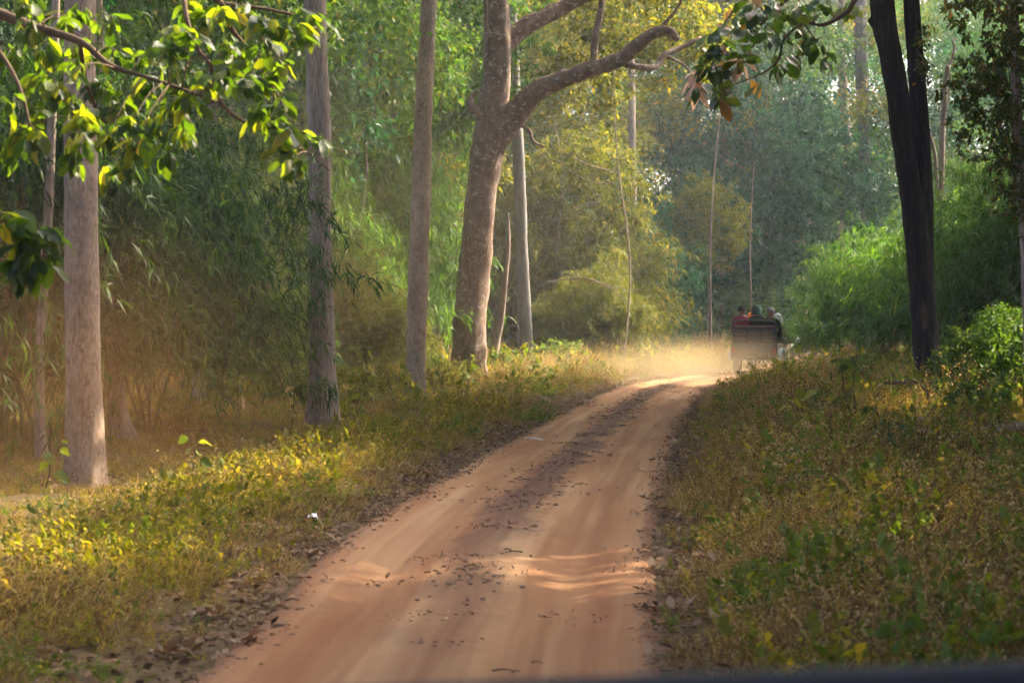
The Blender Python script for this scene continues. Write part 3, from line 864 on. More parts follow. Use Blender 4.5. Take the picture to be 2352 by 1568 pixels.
# ------------------------------------------------------------------ shrubs and small trees of the middle distance
SHRUBS = {}
for key, mt, sd in (('dark', 'leaf_dark', 51), ('mid', 'leaf_mid', 52), ('yellow', 'leaf_yellow', 53)):
    SHRUBS[key] = crown_mesh('foliage', sd, (2.2, 2.0, 2.1), 95, 120, .14, M[mt], hollow=.2, clump_r=.6)
SHRUBS['leafy'] = crown_mesh('foliage', 54, (1.15, 1.0, .8), 46, 34, .17, leaf_material('leafy_bush', [(0, (.03, .07, .012)), (.5, (.08, .15, .025)), (.85, (.14, .2, .035)), (1, (.3, .25, .05))], trans=.45, tmul=(1.8, 1.7, .35)), hollow=.15, clump_r=.32)
def shrub(name, label, key, dx, dy, Y, s, sz=1.0, rz=0.0, cat='shrub', group='shrubs under the trees', sx=1.0):
    p = at(dx, dy, Y)
    g = land1(p.x, Y)
    root = empty(name, (p.x, Y, g))
    f = link('foliage', SHRUBS[key], root)
    f.location = (0, 0, p.z - g); f.scale = (s * sx, s, s * sz); f.rotation_euler = (0, 0, rz)
    hgt = max(.4, p.z - g)
    gs = random.Random(int(dx * 7 + dy))
    if hgt > 3:
        tp = [(0, 0, -.1, .018 * s + .008)]
        for q in (.3, .6, .85, 1.15):
            tp.append((gs.uniform(-.22, .22) * s, gs.uniform(-.2, .2), hgt * q, (.017 * s + .007) * (1.12 - .85 * q / 1.15)))
        link('trunk', stem_mesh('trunk', tp, M['bark_brown'], Vector((0, 0, 0)), n=6, seg=9, rough=.12, flare=.3), root)
        for k in range(7):
            q = gs.uniform(.45, .98); i0 = min(3, int(q / 1.15 * 4)); a = gs.uniform(0, 6.28); ln = gs.uniform(.8, 1.6) * s
            b0 = Vector((tp[i0 + 1][0], tp[i0 + 1][1], hgt * q)); e0 = b0 + Vector((math.cos(a) * ln, math.sin(a) * ln, gs.uniform(.3, 1.0) * s))
            m0 = (b0 + e0) / 2 + Vector((0, 0, gs.uniform(-.25, .1) * s))
            link('limb', stem_mesh('limb', [(*b0, .014 * s), (*m0, .01 * s), (*e0, .004 * s)], M['bark_brown'], Vector((0, 0, 0)), n=5, seg=6, rough=.1), root)
    else:
        for k in range(4):
            a = rz + k * 1.7
            path = [(0.08 * math.cos(a), .08 * math.sin(a), -.1, .022 * s), (.25 * s * math.cos(a), .25 * s * math.sin(a), hgt * .5, .018 * s), (.9 * s * math.cos(a), .9 * s * math.sin(a), hgt * 1.05, .006 * s)]
            link('stem', stem_mesh('stem', path, M['twig'], Vector((0, 0, 0)), n=5, seg=7, rough=.1), root)
    tag(root, label, cat, group)
    return root

shrub('shrub', 'dark blue green shrub in the shade left of the dust cloud', 'dark', 1470, 640, 96, 1.3, 1.15)
shrub('shrub', 'dark round shrub low beside the drooping yellow green bamboo', 'dark', 1520, 700, 100, .9, .9, 1.0)
shrub('shrub', 'dark blue green bush behind the jeep passengers', 'dark', 1780, 610, 112, 1.3, 1.0, 2.0)
shrub('shrub', 'hazy bush directly above the passenger with the green hood', 'mid', 1690, 690, 106, 1.0, .8, 3.0)
shrub('small_tree', 'small tree with yellow leaves right of the thin grey trunk', 'yellow', 1350, 430, 92, 1.3, .9, .5, 'tree', 'small trees')
shrub('small_tree', 'small golden tree below the end of the heavy limb', 'yellow', 1330, 330, 100, 1.5, .7, 2.2, 'tree', 'small trees')
shrub('small_tree', 'sparse brown leaved tree left of the jeep in the haze', 'yellow', 1620, 520, 98, .85, 1.3, 4.0, 'tree', 'small trees')
shrub('small_tree', 'green tree behind the grey brown trunk, upper part', 'mid', 680, 420, 72, 1.2, 1.0, 5.0, 'tree', 'small trees')
shrub('small_tree', 'green tree filling the gap left of the forked tree', 'mid', 890, 270, 82, 1.7, 1.0, .9, 'tree', 'small trees')
shrub('small_tree', 'yellow flecked tree right behind the slender pale trunk', 'yellow', 1020, 400, 86, 1.2, .9, 1.6, 'tree', 'small trees')
shrub('small_tree', 'dark green tree above the dark bamboo, upper left', 'dark', 560, 230, 66, 1.7, 1.1, 2.6, 'tree', 'small trees')
shrub('small_tree', 'sunlit yellow green crown above the heavy limb', 'yellow', 1430, 60, 78, 1.5, .9, 2.9, 'tree', 'small trees')
shrub('small_tree', 'yellow green crown hanging between fork and heavy limb', 'yellow', 1280, 110, 90, 1.4, .9, 4.9, 'tree', 'small trees')
shrub('small_tree', 'green crown left of the forked tree top', 'mid', 1030, 120, 76, 1.5, 1.0, 5.9, 'tree', 'small trees')
shrub('small_tree', 'green crown between grey brown trunk and slender trunk, at the top', 'mid', 840, 60, 70, 1.5, 1.0, 3.9, 'tree', 'small trees')
shrub('small_tree', 'cool blue green tree in the haze above the jeep', 'dark', 1700, 330, 108, 2.0, 1.1, 2.4, 'tree', 'small trees')
shrub('small_tree', 'cool blue green tree left of the black twin tree, middle height', 'dark', 1860, 470, 104, 1.7, 1.1, 3.4, 'tree', 'small trees')
shrub('small_tree', 'dark green tree above the dusty bend', 'dark', 1560, 560, 104, 1.5, 1.2, 4.4, 'tree', 'small trees')
SHRUBS['gold'] = crown_mesh('foliage', 55, (1.15, 1.0, .8), 46, 34, .16, leaf_material('gold_bush', [(0, (.06, .08, .01)), (.5, (.14, .155, .018)), (.85, (.22, .2, .025)), (1, (.34, .25, .04))], trans=.48, tmul=(2.0, 1.7, .28)), hollow=.15, clump_r=.32)
shrub('shrub', 'golden green bush against the right side of the grey brown trunk foot', 'gold', 800, 895, 45, .6, 1.0, .4)
shrub('shrub', 'golden green bush against the left side of the slender trunk foot', 'gold', 890, 890, 49, .65, 1.0, 1.4)
shrub('shrub', 'golden bush filling the gap between slender trunk and forked tree', 'gold', 1010, 870, 58, .7, .9, 2.4)
shrub('shrub', 'green bush low behind the foot of the slender trunk', 'leafy', 960, 850, 64, .9, .9, 3.4)
shrub('shrub', 'green bush in the grass left of the grey brown trunk', 'leafy', 640, 880, 47, .7, .9, 4.4)
shrub('shrub', 'golden bush beside the stump-like trunk', 'gold', 520, 905, 44, .6, .9, 5.4)
shrub('shrub', 'golden bush behind the mottled pale trunk, right side', 'gold', 380, 960, 38, .6, 1.0, .7)
shrub('shrub', 'green bush between forked tree and thin grey trunk', 'leafy', 1150, 845, 74, .9, .9, 1.7)
shrub('shrub', 'green bush right of the thin grey trunk foot', 'leafy', 1280, 820, 82, 1.0, .8, 2.7)
shrub('shrub', 'leafy green bush just right of the black twin tree foot', 'leafy', 2210, 855, 47, .75, 1.0, .2)
shrub('shrub', 'tall leafy bush between the black twin tree and the right edge', 'leafy', 2285, 815, 43, .85, 1.1, 1.2)
shrub('shrub', 'leafy green bush cut by the right edge, above the fallen trunk', 'leafy', 2345, 840, 38, .8, 1.1, 2.2)
shrub('shrub', 'low leafy bush before the black twin tree, left side', 'leafy', 2060, 905, 45, .5, .9, 3.2)
shrub('shrub', 'leafy bush in the middle of the right verge beside the tall dark sapling', 'leafy', 1900, 935, 39, .42, .9, 4.2)
shrub('shrub', 'sprawling leafy bush over the fallen trunk', 'leafy', 2240, 935, 36, .6, .9, 5.2)
shrub('shrub', 'low bush on the verge between jeep and black twin tree', 'leafy', 1970, 845, 58, .55, .8, .9)
shrub('shrub', 'green bush at the foot of the grey brown trunk, left side', 'mid', 640, 760, 52, .55, .8, 3.3)
shrub('shrub', 'low bush between the stump-like trunk and the grey brown trunk', 'mid', 560, 860, 48, .5, .8, .3)
shrub('shrub', 'leafy bush beneath the slim brown trunk at the right edge', 'mid', 2330, 810, 42, .5, .8, 1.2)
shrub('shrub', 'low green bush by the road bend right of the jeep', 'mid', 1920, 760, 92, .7, .7, 2.2)

# ------------------------------------------------------------------ the wood beyond and overhead (one mass), with canopy added for shade
def clump_proto(seed, n, r, leaf, material, hang=.35, ratio=.5):
    global rng
    k_ = rng; rng = np.random.default_rng(seed)
    P, D = clump_leaves(n, r, .75, leaf, hang)
    L = leaf * rng.uniform(.7, 1.3, n)
    me = leaf_cloud_mesh('leaf_clump', P, D, L, L * ratio, material)
    rng = k_
    return me

CL = [clump_proto(61, 420, 1.2, .17, M['leaf_dark']), clump_proto(62, 420, 1.2, .17, M['leaf_mid']),
      clump_proto(63, 420, 1.2, .17, M['leaf_yellow']), clump_proto(64, 520, 1.2, .2, M['bamboo_green'], .9, .17),
      clump_proto(65, 230, 1.2, .3, M['leaf_mid']), clump_proto(66, 230, 1.2, .3, M['leaf_yellow'])]
g = np.random.default_rng(5)
P = []
n = 8600
Y = g.uniform(104, 185, n)
X = g.uniform(-1, 1, n) * (.24 * Y + 12)
Z = g.uniform(0, 1, n) ** 1.15 * 32
keep = np.array([mnoise.noise(Vector((a * .16, b * .12, c * .2))) for a, b, c in zip(X, Y, Z)]) > -.08 - .5 * (Y > 150)
dd, _ = road_d(X, Y)
keep &= ~((dd < 1.5) & (Z < 6))
P1 = np.stack([X, Y, Z], -1)[keep]
# unseen canopy overhead and beside the view, shaped to shade the ground
n = 7600
X = g.uniform(-20, 46, n); Y = g.uniform(-5, 100, n); Z = g.uniform(8.5, 17, n)
lim = CAM_Z + .1325 * np.maximum(Y, 0) + 2.2
vis = (np.abs(X) < .235 * np.maximum(Y, 0) + 1.5) & (Y > 0)
keep = (~vis) | (Z > lim)
cov = np.array([mnoise.noise(Vector((a * .11 + 3, b * .11, c * .1))) for a, b, c in zip(X, Y, Z)])
keep &= (cov > -.3) & (Y > -5)
_d, _s = road_d(X, Y)
keep &= ~((_d < 1.5) & (Y < 60))
keep &= (Y > 48) | (X > 5)
_gy = Y - SUN.y / SUN.z * Z
keep &= (_gy < 40) | (g.uniform(size=len(Y)) < .3)
P2 = np.stack([X, Y, Z], -1)[keep]
# side walls of undergrowth out of the picture
n = 900
sd = np.where(g.uniform(size=n) < .5, -1, 1); Y = g.uniform(-15, 100, n)
X = sd * (.24 * np.maximum(Y, 0) + 4 + g.uniform(0, 10, n)); Z = g.uniform(.2, 8.5, n)
P3 = np.stack([X, Y, Z], -1)
SD = np.array(SUN)
P4 = []  # unseen leaf clumps added only to shade the road and verges
for (ax0, ax1, ay0, ay1, cnt) in ((-2.5, 2.5, 8, 40, 360), (2, 8, 9, 33, 270), (-6, -1.5, 8, 18, 260), (-1, 9, 42, 72, 260)):
    tx = g.uniform(ax0, ax1, cnt); ty = g.uniform(ay0, ay1, cnt); tz = g.uniform(9, 16, cnt)
    q_ = np.stack([tx, ty, np.zeros(cnt)], -1) + SD * (tz / SD[2])[:, None]
    P4.append(q_)
P4 = np.concatenate(P4)
P4 = P4[(np.abs(P4[:, 0]) > .235 * P4[:, 1] + 1.5) | (P4[:, 2] > CAM_Z + .1325 * P4[:, 1] + 2.2)]
PP = np.concatenate([P1, P2, P3, P4])
# sun flecks: gaps that stand between these spots and the sun
S = np.array(SUN)
GAPS = [((9.5, 42, 1), 2.6), ((11, 47, 1.5), 2.6), ((8.5, 37, 1), 2.2), ((1.0, 19.0, 0), 3.3), ((-6.6, 30, 2.5), 2.3), ((3.7, 78, 11), 3.5), ((2, 88, 10.5), 3.5), ((-3.0, 26.0, .3), 2.7), ((-4.6, 23.5, .3), 2.7), ((-2.2, 29.5, .3), 2.4), ((-5.8, 21.5, .3), 2.5),
        ((-3.6, 17, 4.3), 3.2), ((-2.6, 17, 4.0), 3.2), ((-1.6, 17, 4.0), 2.8), ((-3.4, 16.5, 3.4), 2.6),
        ((7.8, 75, 1.4), 2.5), ((1.7, 20, 3.4), 2.4), ((10, 70, 4), 3), ((14, 72, 5), 3)]
ok = np.ones(len(PP), bool)
for (p, r) in GAPS:
    w = PP - np.array(p); tt = w @ S
    dist = np.linalg.norm(w - tt[:, None] * S, axis=1)
    ok &= ~((dist < r) & (tt > 0))
PP = PP[ok]
n = len(PP)
lean = np.clip((PP[:, 0] / np.maximum(PP[:, 1], 1) - .05) / .12, -1, 1)
mass = -.16 * lean + np.array([mnoise.noise(Vector((a * .1, b * .1, c * .13 + 9))) for a, b, c in PP]) + g.normal(0, .12, n)
pick = np.where(mass > .16, 2, np.where(mass > -.05, 1, np.where(mass > -.3, 0, 3)))
far = PP[:, 1] > 103
high = (~far) & (PP[:, 2] > 8.4) & (PP[:, 1] < 62)
pick = np.where(high, 4 + g.integers(0, 2, n), pick)
scl = np.where(far, g.uniform(.9, 1.7, n), np.where(PP[:, 2] > 8.5, g.uniform(1.3, 2.0, n), g.uniform(.8, 1.3, n)))
scatter('forest_foliage', 'dense green and yellow foliage of the wood closing the view, with unseen canopy added for shade', 'forest', PP,
        np.stack([g.uniform(-.4, .4, n), g.uniform(-.4, .4, n), g.uniform(0, 6.28, n)], -1), scl, pick, CL)

# ------------------------------------------------------------------ single large leaves
def big_leaf_mesh(seed, material, shape='obovate', curl=.25, tint=.5):
    """one leaf of unit length along +X, folded at its midrib and curled"""
    g_ = np.random.default_rng(seed)
    ts = np.linspace(0, 1, 7)
    if shape == 'obovate':
        w = np.array([.02, .09, .155, .205, .215, .16, .012])
    elif shape == 'broad':
        w = np.array([.02, .1, .175, .235, .25, .19, .015])
    elif shape == 'heart':
        w = np.array([.05, .3, .36, .32, .24, .13, .01])
    else:
        w = np.array([.02, .13, .19, .2, .165, .1, .01])
    w = w * g_.uniform(.85, 1.1)
    tw_ = g_.uniform(-.3, .3)
    vs = []; fs = []
    for i, t_ in enumerate(ts):
        zc = -curl * t_ ** 2 + .03 * math.sin(t_ * 9 + seed)
        for j, s_ in enumerate((-1, 0, 1)):
            y = s_ * w[i] * (1 + .06 * math.sin(i * 2.3 + seed + s_))
            vs.append((t_ * (1 - .12 * curl), y, zc + abs(s_) * w[i] * .28 + tw_ * t_ * y))
    for i in range(6):
        for j in range(2):
            a = i * 3 + j
            fs.append((a, a + 1, a + 4, a + 3))
    return np_mesh('leaf', vs, fs, material, tint=np.full(len(vs), tint), smooth=True)

LEAF_L = [big_leaf_mesh(i, M['big_leaf'], 'obovate', .1 + .12 * (i % 4), tint=q) for i, q in enumerate((.2, .35, .45, .55, .65, .75, .3, .84))]
LEAF_R = [big_leaf_mesh(20 + i, M['big_leaf_dark'], 'broad', .1 + .1 * (i % 4), tint=q) for i, q in enumerate((.15, .3, .4, .5, .6, .75, .92))]
LEAF_D = [big_leaf_mesh(40 + i, M['dry_leaf'], 'ovate', .5 + .2 * i, tint=.3 + .3 * i) for i in range(3)]
LEAF_W = [big_leaf_mesh(50 + i, M['weed_green'], 'heart', .2 + .12 * (i % 3), tint=q) for i, q in enumerate((.3, .45, .6, .75, .9))]
M['sapling_yellow'] = leaf_material('sapling_yellow', [(0, (.08, .1, .01)), (.6, (.16, .17, .02)), (1, (.26, .22, .03))], trans=.5, tmul=(1.6, 1.5, .3))
LEAF_Y = [big_leaf_mesh(60 + i, M['sapling_yellow'], 'heart', .2 + .12 * (i % 3), tint=q) for i, q in enumerate((.3, .45, .6, .8))]

gl = random.Random(77)
def place_leaf(me, parent, pos, direction, size, origin):
    o_ = link('leaf', me, parent)
    d = Vector(direction).normalized()
    q = d.to_track_quat('X', 'Z')
    o_.rotation_mode = 'QUATERNION'
    o_.rotation_quaternion = q @ Matrix.Rotation(gl.uniform(-1.0, 1.0), 4, 'X').to_quaternion()
    o_.location = Vector(pos) - origin
    o_.scale = (size, size, size)
    return o_

def joined_leaves(items, parent, origin):
    """items: (mesh, pos, direction, size) joined into one part"""
    VV = []; FF = []; TT = []; nn = 0
    for me, pos, direction, size in items:
        k_ = len(me.vertices)
        co = np.empty(k_ * 3, np.float32); me.vertices.foreach_get('co', co); co = co.reshape(-1, 3) * size
        q = Vector(direction).normalized().to_track_quat('X', 'Z') @ Matrix.Rotation(gl.uniform(-1.0, 1.0), 4, 'X').to_quaternion()
        mt_ = np.array(q.to_matrix())
        VV.append(co @ mt_.T + np.array(Vector(pos) - origin)); FF.append(LEAF_F + nn); nn += k_
        tt_ = np.empty(k_, np.float32); me.attributes['tint'].data.foreach_get('value', tt_); TT.append(np.clip(tt_ + gl.uniform(-.1, .1), 0, 1))
    me = np_mesh('foliage', np.concatenate(VV), np.concatenate(FF), items[0][0].materials[0], tint=np.concatenate(TT), smooth=True)
    o_ = link('foliage', me, parent); o_['kind'] = 'stuff'
    return o_
LEAF_F = np.array([(i * 3 + j, i * 3 + j + 1, i * 3 + j + 4, i * 3 + j + 3) for i in range(6) for j in range(2)])

def leafy_bough_tree(label, trunk, top, boughs, clusters, Y, leaves, per, size, twig_r, drys=(), jitter=1.0):
    root = empty('overhanging_tree', (trunk[0], trunk[1], land1(*trunk)))
    o_ = Vector(root.location)
    link('trunk', stem_mesh('trunk', [(trunk[0], trunk[1], -.1, .2), (trunk[0] + .1, trunk[1], 2, .17), (trunk[0], trunk[1] + .1, 5, .14), (trunk[0], trunk[1], top, .07)], M['bark_brown'], o_, flare=.4), root)
    pts = []; items = []
    for b in boughs:
        pth = []
        for (dx, dy, w, dY) in b:
            p = at(dx, dy, Y + dY); pth.append((p.x, p.y, p.z, w))
        link('limb', stem_mesh('limb', pth, M['twig'], o_, n=6, seg=9, rough=.1, freq=8), root)
        pts += [Vector(q[:3]) for q in spline(pth, 6)]
    for i, cl in enumerate(clusters):
        dx, dy = cl[:2]
        c = at(dx + gl.uniform(-8, 8), dy + gl.uniform(-8, 8), Y + (cl[2] if len(cl) > 2 else gl.uniform(-jitter, jitter)))
        near = min(pts, key=lambda p: (Vector((p.x, p.y * .5, p.z)) - Vector((c.x, c.y * .5, c.z))).length)
        mid = (near + c) / 2 + Vector((0, 0, .04))
        link('twig', stem_mesh('twig', [(*near, twig_r), (*mid, twig_r * .8), (*c, twig_r * .5)], M['twig'], o_, n=3, seg=5, rough=0), root)
        out_ = (c - near).normalized()
        n_ = per if not hasattr(per, '__len__') else gl.randint(*per)
        for k_ in range(n_):
            a = 2 * math.pi * k_ / n_ + gl.uniform(-.4, .4)
            d = out_ * .45 + Vector((math.cos(a), math.sin(a) * .8, gl.uniform(-.9, .15) - .25))
            items.append((gl.choice(leaves), c + Vector((gl.uniform(-.06, .06), gl.uniform(-.06, .06), gl.uniform(-.06, .06))), d, size * gl.uniform(.6, 1.2)))
    items.sort(key=lambda q: -q[3])
    for it in items[:290]:
        place_leaf(it[0], root, it[1], it[2], it[3], o_)
    if len(items) > 290:
        joined_leaves(items[290:], root, o_)
    for (dx, dy) in drys:
        c = at(dx, dy, Y)
        for k_ in range(4):
            place_leaf(gl.choice(LEAF_D), root, c, (gl.uniform(-1, 1), gl.uniform(-.6, .6), gl.uniform(-1, .3)), size * gl.uniform(.7, 1.1), o_)
    tag(root, label, 'tree')
    return root

leafy_bough_tree('big leaved backlit boughs hanging into the upper left corner', (-6.0, 17.2), 9.5,
    [[(-330, -120, .07, 0), (-120, -20, .055, .2), (60, 55, .04, .2), (185, 96, .028, 0), (253, 150, .022, -.1), (330, 175, .016, -.2), (420, 205, .012, -.2), (500, 235, .01, 0)],
     [(185, 96, .02, 0), (200, 190, .016, .4), (240, 280, .012, .6), (300, 340, .008, .6)],
     [(-120, -20, .03, .2), (0, 120, .02, -.2), (50, 210, .014, -.4), (70, 290, .008, -.5)],
     [(-330, -260, .05, .5), (100, -120, .045, .8), (400, -60, .035, .8), (509, 10, .026, .8), (533, 68, .02, .8), (578, 123, .015, .8), (620, 190, .011, .7), (650, 240, .008, .7)],
     [(420, -55, .025, .8), (430, 40, .018, .5), (455, 113, .016, .4), (482, 147, .014, .4), (500, 220, .014, .4), (540, 267, .013, .4), (615, 301, .011, .4), (704, 349, .008, .4), (759, 393, .004, .4)],
     [(-400, 300, .04, -1), (-200, 400, .03, -2), (-60, 480, .018, -3), (30, 515, .01, -3), (90, 560, .006, -3), (120, 600, .004, -3)],
     [(509, 10, .018, .8), (600, 20, .014, .9), (690, 40, .01, 1), (740, 70, .006, 1)]],
    [(20, 240), (70, 250), (40, 300), (85, 310), (30, 350), (150, 40), (60, 60), (110, 110), (30, 120), (100, 180), (160, 160), (190, 110), (240, 60), (60, 20), (180, 20),
     (270, 120), (230, 200), (180, 220), (140, 210), (270, 230), (300, 270), (220, 260), (180, 280), (250, 310), (200, 330), (170, 350), (320, 330), (370, 350), (290, 370), (260, 395),
     (340, 130), (390, 110), (400, 70), (360, 180), (420, 180), (330, 220), (390, 240), (440, 230), (420, 290), (350, 290), (470, 190), (450, 80), (480, 40), (520, 30), (560, 20),
     (430, 20), (600, 60), (520, 110), (570, 130), (610, 110), (640, 150), (560, 190), (600, 190), (640, 230), (520, 170), (590, 250), (650, 290), (620, 270), (690, 320), (720, 330),
     (15, 505, -3), (55, 525, -3), (95, 545, -3), (45, 570, -3), (105, 590, -3), (30, 620, -3), (75, 610, -3), (680, 375), (640, 340), (670, 60), (700, 20), (740, 40), (700, 90)],
    17.0, LEAF_L, (14, 17), .165, .006, jitter=1.0)
leafy_bough_tree('dark leaved boughs with a pale dry leaf tuft hanging in at the top', (7.0, 21.0), 9.5,
    [[(2500, -420, .06, 0), (2200, -240, .05, 0), (2010, -90, .035, 0), (1962, 0, .026, 0), (1941, 31, .022, 0), (1890, 58, .016, 0), (1845, 55, .013, 0), (1800, 90, .011, -.1), (1787, 137, .01, -.1), (1753, 167, .008, -.1), (1695, 191, .006, -.1), (1640, 215, .004, -.1)],
     [(2010, -90, .025, 0), (1880, -60, .02, .3), (1787, 17, .016, .3), (1767, 34, .013, .3), (1743, 65, .011, .3), (1729, 106, .009, .3), (1680, 140, .007, .3), (1620, 165, .005, .3)],
     [(1880, -60, .016, .3), (1760, -30, .013, .5), (1690, 20, .01, .5), (1645, 80, .006, .5)],
     [(1845, 55, .008, 0), (1870, 90, .006, 0), (1900, 130, .004, 0)]],
    [(1660, 60), (1690, 30), (1720, 20), (1640, 75), (1635, 100), (1650, 120), (1680, 90), (1700, 60), (1740, 40), (1790, 20), (1780, 60), (1830, 20), (1870, 20), (1900, 10), (1930, 25),
     (1720, 110), (1690, 140), (1665, 150), (1640, 160), (1620, 140), (1760, 80), (1800, 80), (1840, 70), (1850, 105), (1870, 100), (1895, 125), (1795, 145), (1815, 140), (1735, 190),
     (1645, 225), (1615, 205), (1660, 200), (1820, 40), (1750, 10)],
    20.0, LEAF_R, (5, 7), .19, .005, drys=[(1592, 188), (1606, 200), (1600, 172), (1690, 130), (1700, 150)], jitter=.7)

# ------------------------------------------------------------------ saplings and leafy plants that can be told apart
def sapling(label, dx, dy, Y, h, n_leaf, size, leaves, seed, lean=0.0, stems=1, spread=.28, name='sapling', group='young leafy plants', low=.25):
    g_ = random.Random(seed)
    p = at(dx, dy, Y)
    gz_ = land1(p.x, Y)
    root = empty(name, (p.x, Y, gz_))
    z = Vector((0, 0, 0))
    for s_ in range(stems):
        a0 = g_.uniform(0, 6.28)
        pth = []
        for i in range(5):
            t_ = i / 4
            pth.append((lean * h * t_ ** 1.5 + .12 * t_ * math.cos(a0) * (stems > 1) * 2 + .03 * math.sin(i * 2 + seed), .12 * t_ * math.sin(a0) * (stems > 1) * 2, h * t_ * (1 - .15 * s_) - .05 * (i == 0), .012 * (1 - .7 * t_) * (.6 + h * .4)))
        link('stem', stem_mesh('stem', pth, M['twig'], z, n=4, seg=6, rough=.05), root)
        sp_ = spline(pth, 10)
        m_ = max(2, n_leaf // stems)
        for k_ in range(m_):
            t_ = low + (1 - low) * (k_ + .5) / m_
            q = Vector(sp_[int(t_ * (len(sp_) - 1))][:3])
            a = k_ * 2.4 + g_.uniform(-.5, .5)
            d = Vector((math.cos(a), math.sin(a), g_.uniform(-.75, .15)))
            st_ = q + Vector((d.x, d.y, .25)) * spread * size
            place_leaf(g_.choice(leaves), root, st_, d, size * g_.uniform(.6, 1.15) * (1.15 - .4 * t_), z)
    tag(root, label, 'plant', group)
    return root

for a in [
    ('tall dark sapling with big drooping leaves left of the black twin tree', 1962, 1010, 36, 1.65, 17, .32, LEAF_R + LEAF_W, 1, -.08, 2),
    ('broad leaved sapling low on the verge just left of the tall dark sapling', 1880, 1030, 34, .95, 20, .28, LEAF_W + LEAF_Y, 2, -.25, 3),
    ('short sapling with round dark leaves below the tall dark sapling', 2035, 1080, 30, .75, 10, .32, LEAF_R, 3, .05, 1),
    ('sapling with hanging leaves standing at the foot of the black twin tree, right side', 2185, 1000, 35, .95, 16, .22, LEAF_W, 4, .1, 3),
    ('bushy green sapling near the right edge below the slim brown trunk', 2300, 960, 33, 1.2, 22, .22, LEAF_W, 5, -.1, 4),
    ('leafy sapling halfway between the black twin tree and the right edge', 2245, 930, 36, 1.15, 18, .2, LEAF_W, 6, .0, 3),
    ('low leafy plant with yellowing leaves at the right edge', 2325, 1060, 28, .5, 14, .18, LEAF_W + LEAF_Y, 7, -.2, 3),
    ('upright sapling in the grass right of the mottled pale trunk', 448, 1175, 24.5, .8, 10, .19, LEAF_W, 8, -.05, 1),
    ('yellow green tall plant right beside the foot of the grey brown trunk', 812, 985, 41, .9, 18, .24, LEAF_Y, 9, .05, 3),
    ('yellow green tall plant midway between grey brown trunk and slender trunk', 862, 960, 44, 1.25, 24, .24, LEAF_Y, 10, 0, 4),
    ('yellow green plant touching the slender pale trunk on its left', 905, 950, 45, 1.2, 20, .22, LEAF_Y, 11, .05, 3),
    ('leafy plant right of the slender pale trunk foot', 1000, 930, 50, 1.0, 18, .24, LEAF_Y + LEAF_W, 12, .05, 3),
    ('green plant hiding the foot of the forked tree', 1075, 905, 55, .95, 20, .24, LEAF_W, 13, 0, 3),
    ('bright green plant at the foot of the thin grey trunk', 1215, 850, 72, 1.2, 20, .3, LEAF_W + LEAF_Y, 14, .1, 3),
    ('small bright plant on the dusty left verge before the road bend', 1290, 850, 74, 1.0, 14, .28, LEAF_W + LEAF_Y, 15, .1, 3),
    ('sprig with upright pointed leaves in front of the jeep tailgate', 1752, 900, 47, .75, 12, .2, LEAF_W + LEAF_Y, 16, 0, 2),
    ('sunlit pale green leaf cluster low at the left near the picture edge', 275, 1265, 20, .3, 9, .16, LEAF_Y, 17, .1, 3),
    ('large pale leaved plant at the foot of the mottled pale trunk, left side', 95, 1165, 25, .6, 9, .19, LEAF_W, 18, .1, 2),
    ('green plant close to the road bend in front of the bright bamboo', 1855, 840, 60, .9, 18, .24, LEAF_W, 19, -.1, 3),
    ('pale green plant left of the black twin tree foot', 2060, 860, 58, .8, 16, .24, LEAF_W, 20, .1, 3)]:
    sapling(*a)

# ------------------------------------------------------------------ undergrowth, litter
def weed_proto(seed, material, n_stem, h, leaf, per, ratio=.45, spread=.18, head=True):
    g_ = np.random.default_rng(seed)
    P = []; D = []; L = []; W = []; T = []
    for s_ in range(n_stem):
        a = g_.uniform(0, 6.28); r_ = spread * math.sqrt(g_.uniform())
        b = np.array([math.cos(a) * r_, math.sin(a) * r_, -.02])
        hh = h * g_.uniform(.45, 1.15)
        d = nrm(np.array([math.cos(a) * .35 + g_.normal() * .25, math.sin(a) * .35 + g_.normal() * .25, 1.0]))
        tn = g_.uniform(.2, .85)
        P.append(b); D.append(d); L.append(hh); W.append(.006); T.append(tn * .5)
        for k_ in range(int(per * g_.uniform(.6, 1.3))):
            t_ = g_.uniform(.12, 1.0)
            P.append(b + d * hh * t_ + g_.normal(size=3) * .012)
            D.append(nrm(g_.normal(size=3) + np.array([0, 0, .1])))
            l_ = leaf * g_.uniform(.5, 1.3); L.append(l_); W.append(l_ * ratio); T.append(np.clip(tn + g_.normal() * .12, 0, 1))
        if head:
            for k_ in range(4):
                P.append(b + d * hh * g_.uniform(.85, 1.05)); D.append(nrm(g_.normal(size=3) + np.array([0, 0, .5])))
                L.append(.022); W.append(.014); T.append(.05 if g_.uniform() < .6 else .9)
    P = np.array(P); D = np.array(D)
    return leaf_cloud_mesh('weed', P, D, np.array(L), np.array(W), material, tint=np.array(T))

def blade_proto(seed, material, n, h, w=.009, spread=.16):
    g_ = np.random.default_rng(seed)
    a = g_.uniform(0, 6.28, n); r_ = spread * np.sqrt(g_.uniform(size=n))
    P = np.stack([np.cos(a) * r_, np.sin(a) * r_, np.full(n, -.02)], -1)
    D = nrm(np.stack([np.cos(a) * .45 + g_.normal(size=n) * .3, np.sin(a) * .45 + g_.normal(size=n) * .3, np.ones(n)], -1))
    return leaf_cloud_mesh('grass_tuft', P, D, h * g_.uniform(.4, 1.2, n), w, material, tint=g_.uniform(0, 1, n), droop=.25)

